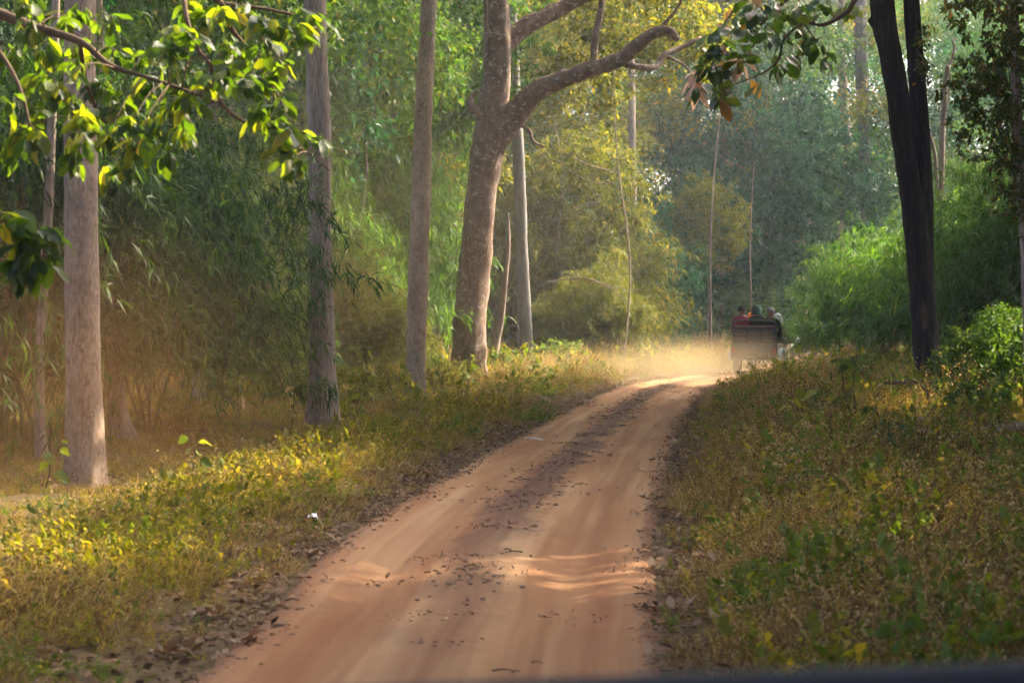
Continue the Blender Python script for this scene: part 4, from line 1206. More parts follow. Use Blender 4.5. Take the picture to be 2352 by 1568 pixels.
def litter_proto(seed, n, r=.3, size=.075):
    g_ = np.random.default_rng(seed)
    a = g_.uniform(0, 6.28, n); r_ = r * np.sqrt(g_.uniform(size=n))
    P = np.stack([np.cos(a) * r_, np.sin(a) * r_, g_.uniform(.004, .02, n)], -1)
    D = nrm(np.stack([g_.normal(size=n), g_.normal(size=n), g_.uniform(-.1, .35, n)], -1))
    L = size * g_.uniform(.4, 1.5, n)
    return leaf_cloud_mesh('litter', P, D, L, L * g_.uniform(.25, .6, n), M['litter'], tint=g_.beta(1.6, 2.0, n), fold=.25, droop=-.05)

M['weed_bright'] = leaf_material('bright_weed', [(0, (.07, .09, .012)), (.5, (.17, .18, .025)), (1, (.36, .28, .06))], trans=.5, tmul=(2.0, 1.7, .3))
WEEDS = [weed_proto(71, M['weed_dry'], 8, .42, .045, 12), weed_proto(72, M['weed_dry'], 6, .55, .038, 14), blade_proto(73, M['weed_dry'], 46, .46, .009),
         weed_proto(74, M['weed_olive'], 8, .44, .05, 12), weed_proto(75, M['weed_olive'], 7, .34, .058, 10), blade_proto(76, M['weed_olive'], 46, .5, .009),
         weed_proto(77, M['weed_green'], 6, .42, .085, 9, .5, .2, False), weed_proto(78, M['weed_green'], 6, .28, .07, 9, .55, .2, False),
         litter_proto(79, 26), litter_proto(80, 20, .3, .11), weed_proto(86, M['weed_bright'], 6, .55, .1, 8, .5, .2, False), weed_proto(87, M['weed_dry'], 3, 1.0, .035, 12, .4, .1)]
g = np.random.default_rng(9)
def view_points(n, y0, y1, power, margin=3.0):
    y = y0 + (y1 - y0) * g.uniform(0, 1, n) ** power
    x = g.uniform(-1, 1, n) * (.2218 * y + margin)
    return x, y
x1, y1 = view_points(21000, 10.5, 48, 1.15)
x2, y2 = view_points(13000, 40, 110, 1.0)
x = np.concatenate([x1, x2]); y = np.concatenate([y1, y2])
xt = g.uniform(-16, -2, 9000); yt = g.uniform(19, 62, 9000)
x = np.concatenate([x, xt]); y = np.concatenate([y, yt]); turf = np.arange(len(x)) >= len(x) - 9000
d, side = road_d(x, y)
turf_ok = ~turf | (d > 2.4)
edge = .05 + .22 * noise2(x, y, .9, 4.0)
keep = (d > edge) & turf_ok
# thinner close to the wheel tracks
keep &= g.uniform(size=len(x)) < np.clip(.25 + (d - edge) / .6, 0, 1)
x, y, d, side, turf = x[keep], y[keep], d[keep], side[keep], turf[keep]
n = len(x)
nz = noise2(x, y, .35, 1.0); nz2 = noise2(x, y, 1.3, 8.0)
patch = noise2(x, y, .8, 21.0); patch2 = noise2(x, y, .55, 33.0)
green = np.clip(.02 + .2 * sstep(2.5, 6, d) * (side > 0) + .8 * (patch > .3) + .3 * (side > 0) * sstep(.1, .2, x / y) + .2 * sstep(45, 70, y) - .5 * (patch < -.2), 0, .9)
olive = np.clip(.2 + .4 * sstep(.5, 3, d) + 1.4 * patch2, .03, .97)
q = g.uniform(size=n)
pick = np.where(q < green, np.where(g.uniform(size=n) < .55, 6, 7),
       np.where(g.uniform(size=n) < olive, 3 + g.integers(0, 3, n), g.integers(0, 3, n)))
lit = g.uniform(size=n) < np.clip(.42 - d * .4, .06, .42)
pick = np.where(lit, 8 + g.integers(0, 2, n), pick)
pick = np.where(turf, np.where(g.uniform(size=n) < .8, 5, 7), pick)
strip_l = (side < 0) & (d > .8) & (d < 2.6) & (y > 17) & (y < 46)
pick = np.where(strip_l & (g.uniform(size=n) < .22 + .8 * nz2.clip(0, 1)), 10, pick)
pick = np.where((~lit) & (~turf) & (g.uniform(size=n) < .05), 10, pick)
pick = np.where((~lit) & (~turf) & (d > .7) & (g.uniform(size=n) < .05), 11, pick)
z = land(x, y, d, side)
scl = np.clip(1 + .9 * noise2(x, y, .7, 51.0), .5, 2) * g.uniform(.6, 1.15, n) * (.55 + .5 * sstep(0, 1.6, d)) * (1 + .35 * sstep(40, 90, y)) * (1 + .5 * nz2.clip(0, 1))
scl *= np.where((side < 0) & (pick == 10) & (y < 40), .85, 1.0) * np.where((side < 0) & (y < 40), .8, 1.0)
scl *= np.where((side < 0) & (y < 57), 1 - .5 * sstep(1.9, 2.9, d), 1.0)
scl = np.where((pick == 8) | (pick == 9), g.uniform(.8, 1.2, n), scl)
# right verge before the bend is taller
scl *= np.where((side > 0) & (pick != 8) & (pick != 9), 1 + .05 * sstep(28, 46, y), 1.0)
scatter('undergrowth', 'dry brown and olive weeds and grass covering both verges', 'undergrowth', np.stack([x, y, z], -1),
        np.stack([g.uniform(-.15, .15, n), g.uniform(-.15, .15, n), g.uniform(0, 6.28, n)], -1), scl, pick, WEEDS)

# loose leaves and twigs along the road's edges and middle
def twig_proto(seed, n):
    g_ = random.Random(seed); mb = Mesh()
    for i in range(n):
        p = Vector((g_.uniform(-.3, .3), g_.uniform(-.3, .3), .008)); a = g_.uniform(0, 3.14); l_ = g_.uniform(.04, .16)
        dv = Vector((math.cos(a), math.sin(a), g_.uniform(-.05, .15)))
        mb.tube([p, p + dv * l_ * .5 + Vector((0, 0, .01)), p + dv * l_], [.006, .005, .003], 5)
    me = bpy.data.meshes.new('twigs'); me.from_pydata(mb.v, [], mb.f); me.materials.append(M['twig']); return me
def pebble_proto(seed, n):
    g_ = random.Random(seed); mb = Mesh()
    for i in range(n):
        p = Vector((g_.uniform(-.3, .3), g_.uniform(-.3, .3), .004)); s_ = g_.uniform(.006, .022)
        vs = []; fs = []
        for lz, lr in ((-.4, .7), (.25, 1), (.7, .6)):
            for k_ in range(6):
                a = k_ * math.pi / 3 + lz; rr_ = s_ * lr * g_.uniform(.75, 1.2)
                vs.append(p + Vector((math.cos(a) * rr_ * 1.2, math.sin(a) * rr_, lz * s_ * .8 + s_ * .3)))
        for r_ in range(2):
            for k_ in range(6):
                fs.append((r_ * 6 + k_, r_ * 6 + (k_ + 1) % 6, r_ * 6 + 6 + (k_ + 1) % 6, r_ * 6 + 6 + k_))
        fs.append(tuple(range(12, 18)))
        mb.add(vs, fs)
    me = bpy.data.meshes.new('pebbles'); me.from_pydata(mb.v, [], mb.f); me.materials.append(M['stone']); return me
M['stone'] = plain('stone', (.22, .14, .1), .9, var=.4)
LIT = [litter_proto(81, 16, .28, .06), litter_proto(82, 7, .3, .05), twig_proto(83, 4), pebble_proto(84, 9), litter_proto(85, 34, .3, .035)]
n = 9000
yy = 11 + 62 * g.uniform(0, 1, n) ** 1.25
ci = np.searchsorted(ROAD[:, 1], yy); ci = np.clip(ci, 1, len(ROAD) - 1)
f_ = (yy - ROAD[ci - 1, 1]) / (ROAD[ci, 1] - ROAD[ci - 1, 1])
cx = ROAD[ci - 1, 0] + (ROAD[ci, 0] - ROAD[ci - 1, 0]) * f_; hw = ROAD[ci, 2]
uu = g.uniform(-1.25, 1.25, n)
xx = cx + uu * hw
band = noise2(xx, yy, .5, 12.0)
prob = .008 + .6 * sstep(.86, 1.1, np.abs(uu) + .16 * band) + .38 * np.exp(-((uu + .04) / .17) ** 2) * sstep(-.35, .1, band) * sstep(14, 20, yy)
keep = g.uniform(size=n) < prob
xx, yy, uu = xx[keep], yy[keep], uu[keep]
n = len(xx)
d, side = road_d(xx, yy)
zr = .03 - .045 * np.exp(-((np.abs(uu) - .52) / .17) ** 2) + .03 * np.exp(-(uu / .22) ** 2)
z = np.where(np.abs(uu) < .95, zr + .004, np.maximum(land(xx, yy, d, side), .0) + .01)
pick = np.where(np.abs(uu) > .8, g.choice(5, n, p=[.5, .15, .1, .05, .2]), g.choice(5, n, p=[.12, .3, .16, .3, .12]))
scatter('leaf_litter', 'fallen brown leaves, twigs and pebbles along the track edges and middle ridge', 'litter', np.stack([xx, yy, z], -1),
        np.stack([np.zeros(n), np.zeros(n), g.uniform(0, 6.28, n)], -1), g.uniform(.7, 1.2, n), pick, LIT)

# ------------------------------------------------------------------ fallen wood, stones, scraps on the verges
def fallen(label, pts, Y, mt, seed, name='fallen_branch', cat='branch', forks=()):
    path = []
    for (dx, dy, w) in pts:
        p = at(dx, dy, Y); path.append([p.x, Y + .2 * math.sin(dx * .05), p.z, px(w, Y) / 2])
    o_ = Vector((path[0][0], path[0][1], land1(path[0][0], path[0][1])))
    root = empty(name, o_)
    link('limb', stem_mesh('limb', path, M[mt], o_, n=8, seg=10, rough=.2, freq=7, seed=seed), root)
    for fk in forks:
        fp = []
        for (dx, dy, w) in fk:
            p = at(dx, dy, Y); fp.append([p.x, Y, p.z, px(w, Y) / 2])
        link('side_branch', stem_mesh('side_branch', fp, M[mt], o_, n=5, seg=7, rough=.15, freq=8, seed=seed + 2), root)
    tag(root, label, cat)
    return root
fallen('long brown fallen trunk lying in the weeds below the right edge tree', [(2060, 1040, 8), (2120, 1018, 14), (2200, 1005, 20), (2290, 988, 22), (2380, 975, 24)], 31.5, 'bark_brown', 1, 'fallen_log', 'log', [[(2150, 990, 10), (2110, 985, 8), (2070, 975, 6)]])
fallen('short brown stick standing off the weeds left of the black tree foot', [(2008, 893, 6), (2040, 880, 9), (2085, 876, 8), (2100, 880, 4)], 42, 'twig', 2)
fallen('bent bare twig arching over the weeds on the right verge', [(2040, 1015, 5), (2042, 985, 5), (2070, 965, 5), (2105, 958, 6), (2125, 962, 3)], 34, 'dead_wood', 3)
fallen('dark broken branch in the lower right corner', [(2180, 1415, 16), (2230, 1440, 24), (2300, 1470, 26), (2370, 1500, 24)], 17.2, 'twig', 4, forks=[[(2255, 1450, 14), (2300, 1450, 12), (2345, 1462, 9)]])
fallen('dark forked stick standing upright before the black twin tree', [(2138, 1010, 7), (2136, 960, 7), (2130, 905, 6), (2136, 870, 5)], 40, 'twig', 5, forks=[[(2132, 900, 5), (2110, 880, 4), (2085, 868, 3)], [(2131, 890, 4), (2150, 865, 3)]])
fallen('long dry branch lying along the left verge near the grey brown trunk', [(690, 1010, 5), (760, 985, 8), (840, 990, 8), (900, 985, 5)], 37.5, 'dead_wood', 6)
fallen('bare pale branches reaching towards the dust from the yellow bamboo', [(1250, 650, 3.0), (1300, 640, 4.0), (1350, 640, 4.0), (1395, 658, 3.5), (1430, 685, 2.0), (1450, 698, 1.0)], 83, 'dead_wood', 7, forks=[[(1385, 650, 2.5), (1430, 662, 2.0), (1475, 665, 1.0)], [(1330, 640, 2.5), (1322, 620, 2.0), (1316, 612, 1.0)], [(1400, 660, 2.0), (1425, 640, 1.5), (1460, 610, 0.8)]])

def stone(label, dx, dy, Y, s, seed, c='stone_pale'):
    p = at(dx, dy, Y); z_ = land1(p.x, Y)
    vs = []; fs = []; sg = 12
    for i, (hz, r_) in enumerate(((-.5, .8), (-.1, 1), (.35, .92), (.62, .62), (.72, .2))):
        for k_ in range(sg):
            a = 2 * math.pi * k_ / sg
            rr_ = r_ * (1 + .28 * mnoise.noise(Vector((math.cos(a) * 1.3 + seed, math.sin(a) * 1.3, hz * 2))))
            vs.append((s[0] * rr_ * math.cos(a), s[1] * rr_ * math.sin(a), s[2] * hz))
    for i in range(4):
        for k_ in range(sg):
            fs.append((i * sg + k_, i * sg + (k_ + 1) % sg, (i + 1) * sg + (k_ + 1) % sg, (i + 1) * sg + k_))
    fs.append(tuple(range(4 * sg, 5 * sg)))
    o_ = link('rock', mesh_from('rock', vs, fs, M[c])); o_.location = (p.x, Y, z_ + s[2] * .3)
    tag(o_, label, 'rock')
M['stone_pale'] = plain('stone_pale', (.42, .36, .3), .9, var=.25, scale=12)
stone('flat pale rock at the right edge of the lower verge', 2345, 1262, 21.3, (.17, .12, .11), 1.0)
stone('small grey rock in the weeds at the left road edge', 1222, 1010, 38, (.2, .15, .12), 2.0)

# pale curled scraps
M['paper'] = plain('white_scrap', (.8, .8, .76), .6, var=.05)
mb = Mesh()
vs = [(-.05, 0, 0), (-.02, 0, .035), (.02, .0, .05), (.055, 0, .03), (-.05, .04, .01), (-.02, .05, .05), (.02, .05, .065), (.055, .04, .03)]
mb.add(vs, [(0, 1, 5, 4), (1, 2, 6, 5), (2, 3, 7, 6)])
p = at(716, 1225, 22.6)
o = mb.build('paper_scrap', M['paper'], smooth=True); o.location = (p.x, 22.6, land1(p.x, 22.6) + .06); o.rotation_euler = (.4, .5, .4)
tag(o, 'small curled white scrap lying on the left road edge', 'litter')
o = link('dry_leaf', LEAF_D[1]); p = at(555, 905, 43); o.location = (p.x, 43, p.z); o.rotation_euler = (.2, 1.2, .5); o.scale = (.5, .5, .5)
tag(o, 'pale curled leaf standing in the grass left of the grey brown trunk', 'leaf')

# ------------------------------------------------------------------ the open jeep
M['jeep_body'] = plain('jeep_cream', (.5, .42, .28), .45, var=.12, scale=3)
M['jeep_rear'] = plain('jeep_olive_shade', (.07, .07, .055), .6, var=.25, scale=4)  # shade on the cream jeep's back, put into a dark olive
M['jeep_dark'] = plain('jeep_dark_metal', (.016, .016, .018), .45, var=.3)
M['seat_brown'] = plain('seat_brown', (.085, .055, .042), .6, var=.3, scale=14)
M['tyre'] = plain('tyre', (.02, .02, .02), .85, var=.2)
M['rim'] = plain('rim', (.3, .3, .3), .5, .4)
M['flare_blue'] = plain('pale_blue_paint', (.5, .62, .68), .35, var=.06)
M['glass_dark'] = plain('windscreen_glass', (.03, .04, .045), .1, spec=.7, var=.1)
M['lamp_red'] = plain('lamp_red', (.3, .02, .015), .3, var=.1)
M['lamp_white'] = plain('lamp_white', (.8, .78, .7), .25, var=.05)
JY = 75.0
JX = 7.85
jeep = empty('jeep', (JX, JY, .02), -R(17))
jeep.scale = (.94, .94, .96)
tag(jeep, 'open jeep full of passengers driving away in its dust at the road bend', 'car')
# local axes: x right, y ahead, z up; rear bumper at y = 0
tub = Mesh()
tub.box((0, .045, .78), (1.62, .07, .5), bev=.02)                       # rear panel
tub.box((0, 1.3, .55), (1.5, 2.5, .06), bev=.01)                        # floor
tub.box((0, 2.58, .82), (1.58, .07, .55), bev=.02)
tub.build('body_tub', M['jeep_rear'], jeep)
for s_ in (-1, 1):
    sd_ = Mesh()
    prof = [(.085, .5), (.2, .5), (.3, .78), (.5, .9), (.85, .9), (1.05, .78), (1.12, .5), (2.6, .48), (2.6, .98), (1.9, .98), (1.7, .8), (1.4, .8), (1.25, 1.02), (.085, 1.02)]
    vs = [(s_ * .75, a, b) for a, b in prof] + [(s_ * .81, a, b) for a, b in prof]
    nn = len(prof)
    fs = [tuple(range(nn)), tuple(range(2 * nn - 1, nn - 1, -1))] + [(i, (i + 1) % nn, nn + (i + 1) % nn, nn + i) for i in range(nn)]
    sd_.add(vs, fs); sd_.build('side_panel', M['jeep_body'], jeep)
    fl = Mesh()
    for yc in (.67,):
        arc = [(yc + .46 * math.cos(t_), .38 + .5 * math.sin(t_)) for t_ in np.linspace(.1, math.pi - .1, 11)]
        vs = [(s_ * .8, a, b) for a, b in arc] + [(s_ * .93, a, b - .015) for a, b in arc] + [(s_ * .93, a, b - .06) for a, b in arc]
        fs = [(i, i + 1, 12 + i, 11 + i) for i in range(10)] + [(11 + i, 12 + i, 23 + i, 22 + i) for i in range(10)]
        fl.add(vs, fs)
    fl.build('wheel_arch', M['flare_blue'], jeep, smooth=True)
    fe = Mesh()
    arc = [(2.72, .55), (2.78, .8), (2.95, .93), (3.2, .97), (3.5, .95), (3.68, .85), (3.72, .62)]
    vs = [(s_ * .52, a, b) for a, b in arc] + [(s_ * .84, a, b - .01) for a, b in arc] + [(s_ * .86, a, b - .07) for a, b in arc]
    k_ = len(arc)
    fs = [(i, i + 1, k_ + i + 1, k_ + i) for i in range(k_ - 1)] + [(k_ + i, k_ + i + 1, 2 * k_ + i + 1, 2 * k_ + i) for i in range(k_ - 1)]
    fe.add(vs, fs); fe.build('front_fender', M['jeep_body'], jeep, smooth=True)
    lm = Mesh(); lm.box((s_ * .7, .0, .78), (.11, .05, .2), bev=.015); lm.build('tail_lamp', M['lamp_red'], jeep)
    hl = Mesh(); hl.tube([(s_ * .5, 3.72, .82), (s_ * .5, 3.78, .82)], [.09, .085], 14); hl.build('headlight', M['lamp_white'], jeep, smooth=False)
    # wing mirror: rounded upright shell on a bracket
    mr_ = Mesh()
    mr_.tube([(s_ * .8, 2.62, 1.0), (s_ * 1.0, 2.7, 1.06)], .015, 8)
    ob = mr_.build('wing_mirror', M['jeep_dark'], jeep)
    sh_ = Mesh(); sh_.tube([(s_ * 1.05, 2.7, .9), (s_ * 1.05, 2.7, .93), (s_ * 1.05, 2.7, 1.05), (s_ * 1.05, 2.7, 1.16), (s_ * 1.05, 2.7, 1.2)], [.02, .065, .08, .06, .02], 12)
    sh_.build('mirror_shell', M['flare_blue'], ob, smooth=True)
    # side step
    stp = Mesh(); stp.box((s_ * .86, 1.85, .42), (.16, 1.2, .03), bev=.01); stp.build('side_step', M['jeep_dark'], jeep)
    for yw in (.67, 3.2):
        wh = Mesh(); c = s_ * .7
        prof = [(-.09, .2), (-.1, .32), (-.075, .36), (.075, .36), (.1, .32), (.09, .2)]
        vs = []; fs = []
        for i in range(24):
            a = 2 * math.pi * i / 24
            for (xx_, rr_) in prof:
                vs.append((c + xx_, yw + rr_ * math.cos(a), .36 + rr_ * math.sin(a)))
        for i in range(24):
            for j in range(5):
                fs.append((i * 6 + j, i * 6 + j + 1, ((i + 1) % 24) * 6 + j + 1, ((i + 1) % 24) * 6 + j))
        wh.add(vs, fs); w_ = wh.build('wheel', M['tyre'], jeep, smooth=True)
        rm_ = Mesh(); rm_.tube([(c - .06, yw, .36), (c, yw, .36), (c + .06, yw, .36)], [.2, .17, .2], 18); rm_.build('rim', M['rim'], w_)
bn = Mesh()
vs = []; fs = []
for i, (yy_, zz_, hw_) in enumerate(((2.62, 1.02, .6), (2.9, 1.03, .58), (3.3, 1.0, .55), (3.65, .95, .52), (3.72, .86, .51), (3.73, .5, .5))):
    for u_ in np.linspace(-1, 1, 7):
        vs.append((u_ * hw_, yy_, zz_ - .05 * u_ * u_))
for i in range(5):
    for j in range(6):
        fs.append((i * 7 + j, i * 7 + j + 1, i * 7 + j + 8, i * 7 + j + 7))
bn.add(vs, fs); bn.build('bonnet', M['jeep_body'], jeep, smooth=True)
bm_ = Mesh(); bm_.tube([(-.78, -.08, .5), (.78, -.08, .5)], .045, 10); bm_.build('rear_bumper', M['jeep_dark'], jeep, smooth=True)
bm_ = Mesh(); bm_.box((0, 3.85, .5), (1.5, .1, .14), bev=.03); bm_.build('front_bumper', M['jeep_dark'], jeep)
tg = Mesh(); tg.box((0, -.004, .78), (1.16, .03, .42), bev=.01); tgo = tg.build('tailgate', M['jeep_rear'], jeep)
rb_ = Mesh(); rb_.tube([(-.45, -.035, .62), (.45, -.035, .62)], .012, 6); rb_.build('tailgate_handle', M['jeep_dark'], tgo)
# windscreen frame
ws = Mesh()
ws.tube([(-.7, 2.6, 1.05), (-.68, 2.45, 1.55), (-.6, 2.43, 1.6), (.6, 2.43, 1.6), (.68, 2.45, 1.55), (.7, 2.6, 1.05)], .028, 8)
wso = ws.build('windscreen_frame', M['jeep_dark'], jeep, smooth=True)
gp = Mesh(); gp.box((0, 2.53, 1.31), (1.32, .012, .5), rot=Matrix.Rotation(R(17), 3, 'X')); gp.build('windscreen', M['glass_dark'], wso)
# tall rear bench: tube hoop, bolster bar, two rows of three brown pads, slats between
hoop = Mesh()
hoop.tube([(-.75, .12, .95), (-.76, .1, 1.4), (-.76, .06, 1.7), (-.7, .05, 1.77), (-.6, .05, 1.79), (.6, .05, 1.79), (.7, .05, 1.77), (.76, .06, 1.7), (.76, .1, 1.4), (.75, .12, .95)], .028, 10)
for s_ in (-1, 1):
    hoop.tube([(s_ * .765, .12, 1.62), (s_ * .79, .5, 1.55), (s_ * .79, 1.0, 1.35), (s_ * .79, 1.3, 1.0)], .02, 8)
hb = hoop.build('seat_frame', M['jeep_dark'], jeep, smooth=True)
bk = Mesh(); bk.box((0, .115, 1.25), (1.44, .03, .56), bev=.01); bko = bk.build('backrest', M['jeep_dark'], jeep)
bo = Mesh(); bo.box((0, .08, 1.585), (1.46, .07, .085), bev=.03); bo.build('bolster', M['seat_brown'], bko)
bo = Mesh(); bo.box((0, .08, 1.47), (1.46, .05, .035), bev=.012); bo.build('slat', M['seat_brown'], bko)
bo = Mesh(); bo.box((0, .08, 1.235), (1.46, .05, .04), bev=.012); bo.build('slat', M['seat_brown'], bko)
bo = Mesh(); bo.box((0, .08, 1.03), (1.46, .05, .05), bev=.012); bo.build('slat', M['seat_brown'], bko)
for zc, hh in ((1.355, .16), (1.13, .13)):
    for xc, ww in ((-.47, .4), (.02, .44), (.48, .36)):
        pd = Mesh(); pd.box((xc, .075, zc), (ww, .06, hh), bev=.025); pd.build('pad', M['seat_brown'], bko)
for yb, zb in ((.45, 1.12), (1.55, .98)):
    cu = Mesh(); cu.box((0, yb, zb), (1.4, .5, .13), bev=.04); cu.build('seat', M['seat_brown'], jeep)
    bs = Mesh(); bs.box((0, yb, (zb + .5) / 2), (1.36, .42, zb - .55 - .08), bev=.01); bs.build('seat_base', M['jeep_dark'], jeep)
fb = Mesh(); fb.box((0, 1.22, 1.24), (1.36, .08, .4), bev=.03); fb.build('seat_back', M['seat_brown'], jeep)

# ------------------------------------------------------------------ passengers
SKIN = plain('skin_brown', (.13, .065, .04), .55, var=.1)
HAIR = plain('hair_black', (.006, .005, .005), .9, spec=.1, var=.2)
def person(label, loc, rz, top_mat, leg_mat, hair, turn=0.0, s=1.0):
    """seated figure, pelvis at loc; facing +y locally"""
    V = {'pelvis': (0, 0, .09, .15), 'belly': (0, .0, .22, .145), 'chest': (0, -.01, .4, .165), 'collar': (0, -.015, .52, .11), 'neck': (0, 0, .585, .055), 'jaw': (0, .02, .66, .08), 'skull': (0, .005, .74, .1), 'crown': (0, 0, .79, .085),
         'nose': (.0, .125, .69, .018), 'ear_l': (-.105, .0, .7, .022), 'ear_r': (.105, .0, .7, .022),
         'sh_l': (-.19, -.01, .47, .075), 'el_l': (-.26, .07, .22, .05), 'wr_l': (-.14, .3, .14, .033), 'hd_l': (-.09, .37, .13, .035), 'ft_l': (-.05, .44, .12, .014), 'th_l': (-.04, .38, .15, .013),
         'sh_r': (.19, -.01, .47, .075), 'el_r': (.26, .07, .22, .05), 'wr_r': (.14, .3, .14, .033), 'hd_r': (.09, .37, .13, .035), 'ft_r': (.05, .44, .12, .014), 'th_r': (.04, .38, .15, .013),
         'hip_l': (-.1, .06, .07, .1), 'kn_l': (-.13, .44, .08, .07), 'an_l': (-.13, .44, -.34, .045), 'to_l': (-.13, .56, -.38, .035),
         'hip_r': (.1, .06, .07, .1), 'kn_r': (.13, .44, .08, .07), 'an_r': (.13, .44, -.34, .045), 'to_r': (.13, .56, -.38, .035)}
    E = [('pelvis', 'belly'), ('belly', 'chest'), ('chest', 'collar'), ('collar', 'neck'), ('neck', 'jaw'), ('jaw', 'skull'), ('skull', 'crown'), ('skull', 'nose'), ('skull', 'ear_l'), ('skull', 'ear_r')]
    for q in 'lr':
        E += [('collar', 'sh_' + q), ('sh_' + q, 'el_' + q), ('el_' + q, 'wr_' + q), ('wr_' + q, 'hd_' + q), ('hd_' + q, 'ft_' + q), ('hd_' + q, 'th_' + q), ('pelvis', 'hip_' + q), ('hip_' + q, 'kn_' + q), ('kn_' + q, 'an_' + q), ('an_' + q, 'to_' + q)]
    names = list(V)
    me = bpy.data.meshes.new('person')
    me.from_pydata([V[k_][:3] for k_ in names], [(names.index(a), names.index(b)) for a, b in E], [])
    tmp = bpy.data.objects.new('person_draft', me); col.objects.link(tmp)
    md = tmp.modifiers.new('skin', 'SKIN')
    if not me.skin_vertices:
        me.skin_vertices.new()
    for i, k_ in enumerate(names):
        me.skin_vertices[0].data[i].radius = (V[k_][3] * (1.25 if k_ in ('chest', 'belly', 'pelvis') else 1), V[k_][3])
        me.skin_vertices[0].data[i].use_root = (k_ == 'pelvis')
    tmp.modifiers.new('smooth', 'SUBSURF').levels = 2
    dg = bpy.context.evaluated_depsgraph_get(); dg.update()
    body = bpy.data.meshes.new_from_object(tmp.evaluated_get(dg))
    bpy.data.objects.remove(tmp)
    body.name = 'person'
    body.materials.clear()
    for mm in (top_mat, leg_mat, SKIN):
        body.materials.append(mm)
    for p_ in body.polygons:
        c = p_.center; p_.use_smooth = True
        p_.material_index = 2 if (c.z > .575 or (c.y > .29 and .09 < c.z < .3 and abs(c.x) < .16 and c.z > .1 and c.y > .31 and c.z > .11)) else (0 if (c.z > .14 and not (c.y > .2 and c.z < .15)) else 1)
    o_ = link('person', body)
    o_.location = loc; o_.rotation_euler = (0, 0, rz); o_.scale = (s, s, s)
    tag(o_, label, 'person', 'passengers in the jeep')
    # hair, hood or cap: a shell round the skull
    kind_, hm = hair
    vs = []; fs = []; nu, nv_ = 14, 9
    low = {'hair': -.25, 'hood': -.95, 'beanie': -.05, 'scarf': -1.0}[kind_]
    rr_ = {'hair': .108, 'hood': .128, 'beanie': .116, 'scarf': .125}[kind_]
    for i in range(nv_):
        f = 1 - (1 - low) * i / (nv_ - 1)
        ring = math.sqrt(max(0, 1 - min(1, abs(f)) ** 2)) if f > 0 else 1 + (.25 * (-f) if kind_ in ('hood', 'scarf') else -.1 * (-f))
        for k_ in range(nu):
            a = 2 * math.pi * k_ / nu
            front = max(0, math.sin(a))
            zz_ = f * (rr_ + .012)
            if f < .45 and front > .5:
                zz_ = max(zz_, .045)
            vs.append((rr_ * ring * math.cos(a), rr_ * 1.12 * ring * math.sin(a) + .005, .735 + zz_))
    for i in range(nv_ - 1):
        for k_ in range(nu):
            fs.append((i * nu + k_, i * nu + (k_ + 1) % nu, (i + 1) * nu + (k_ + 1) % nu, (i + 1) * nu + k_))
    h_ = link({'hair': 'hair', 'hood': 'hood', 'beanie': 'knit_cap', 'scarf': 'head_scarf'}[kind_], mesh_from('hair', vs, fs, hm), o_)
    return o_

def in_jeep(x_, y_, z_):
    return Vector(jeep.location) + Matrix.Rotation(jeep.rotation_euler.z, 3, 'Z') @ Vector((x_ * .94, y_ * .94, z_ * .96))
def stripes(name, a_, b_):
    m_, nt_, out_ = mat(name)
    tc_ = N(nt_, 'ShaderNodeTexCoord'); w_ = N(nt_, 'ShaderNodeTexWave', Scale=12.0, bands_direction='Z'); nt_.links.new(tc_.outputs['Object'], w_.inputs['Vector'])
    r_ = ramp(nt_, [(.45, a_), (.6, b_)], w_.outputs[0]); p_ = N(nt_, 'ShaderNodeBsdfPrincipled'); p_.inputs['Roughness'].default_value = .9
    nt_.links.new(r_.outputs[0], p_.inputs['Base Color']); nt_.links.new(p_.outputs[0], out_.inputs[0])
    return m_
JZ = jeep.rotation_euler.z
cloth = lambda n_, c_: plain(n_, c_, .9, spec=.1, var=.15, scale=10)
navy = cloth('navy_trousers', (.02, .022, .03))
person('passenger in a maroon jacket, bare dark head, left end of the rear bench', in_jeep(-.5, .42, 1.19), JZ, cloth('maroon_jacket', (.2, .03, .05)), navy, ('hair', HAIR), s=1.26)
person('passenger in a dark green hood in the middle of the rear bench', in_jeep(.02, .44, 1.19), JZ, cloth('green_jacket', (.02, .03, .022)), navy, ('hood', cloth('green_hood', (.015, .04, .03))), s=1.27)
person('passenger in black with a striped knit cap, right end of the rear bench', in_jeep(.52, .42, 1.17), JZ, cloth('black_jacket', (.012, .012, .014)), navy, ('beanie', stripes('striped_cap', (.02, .022, .03), (.12, .13, .17))), s=1.2)
person('passenger in an orange scarf seated ahead of the maroon jacket', in_jeep(-.36, 1.5, 1.0), JZ, cloth('orange_top', (.6, .14, .03)), navy, ('scarf', cloth('orange_scarf', (.75, .2, .04))), s=1.2)
person('passenger in khaki with a white head scarf, front row right', in_jeep(.56, 1.5, .97), JZ, cloth('khaki_top', (.33, .27, .16)), navy, ('scarf', cloth('white_scarf', (.55, .55, .6))), s=1.2)

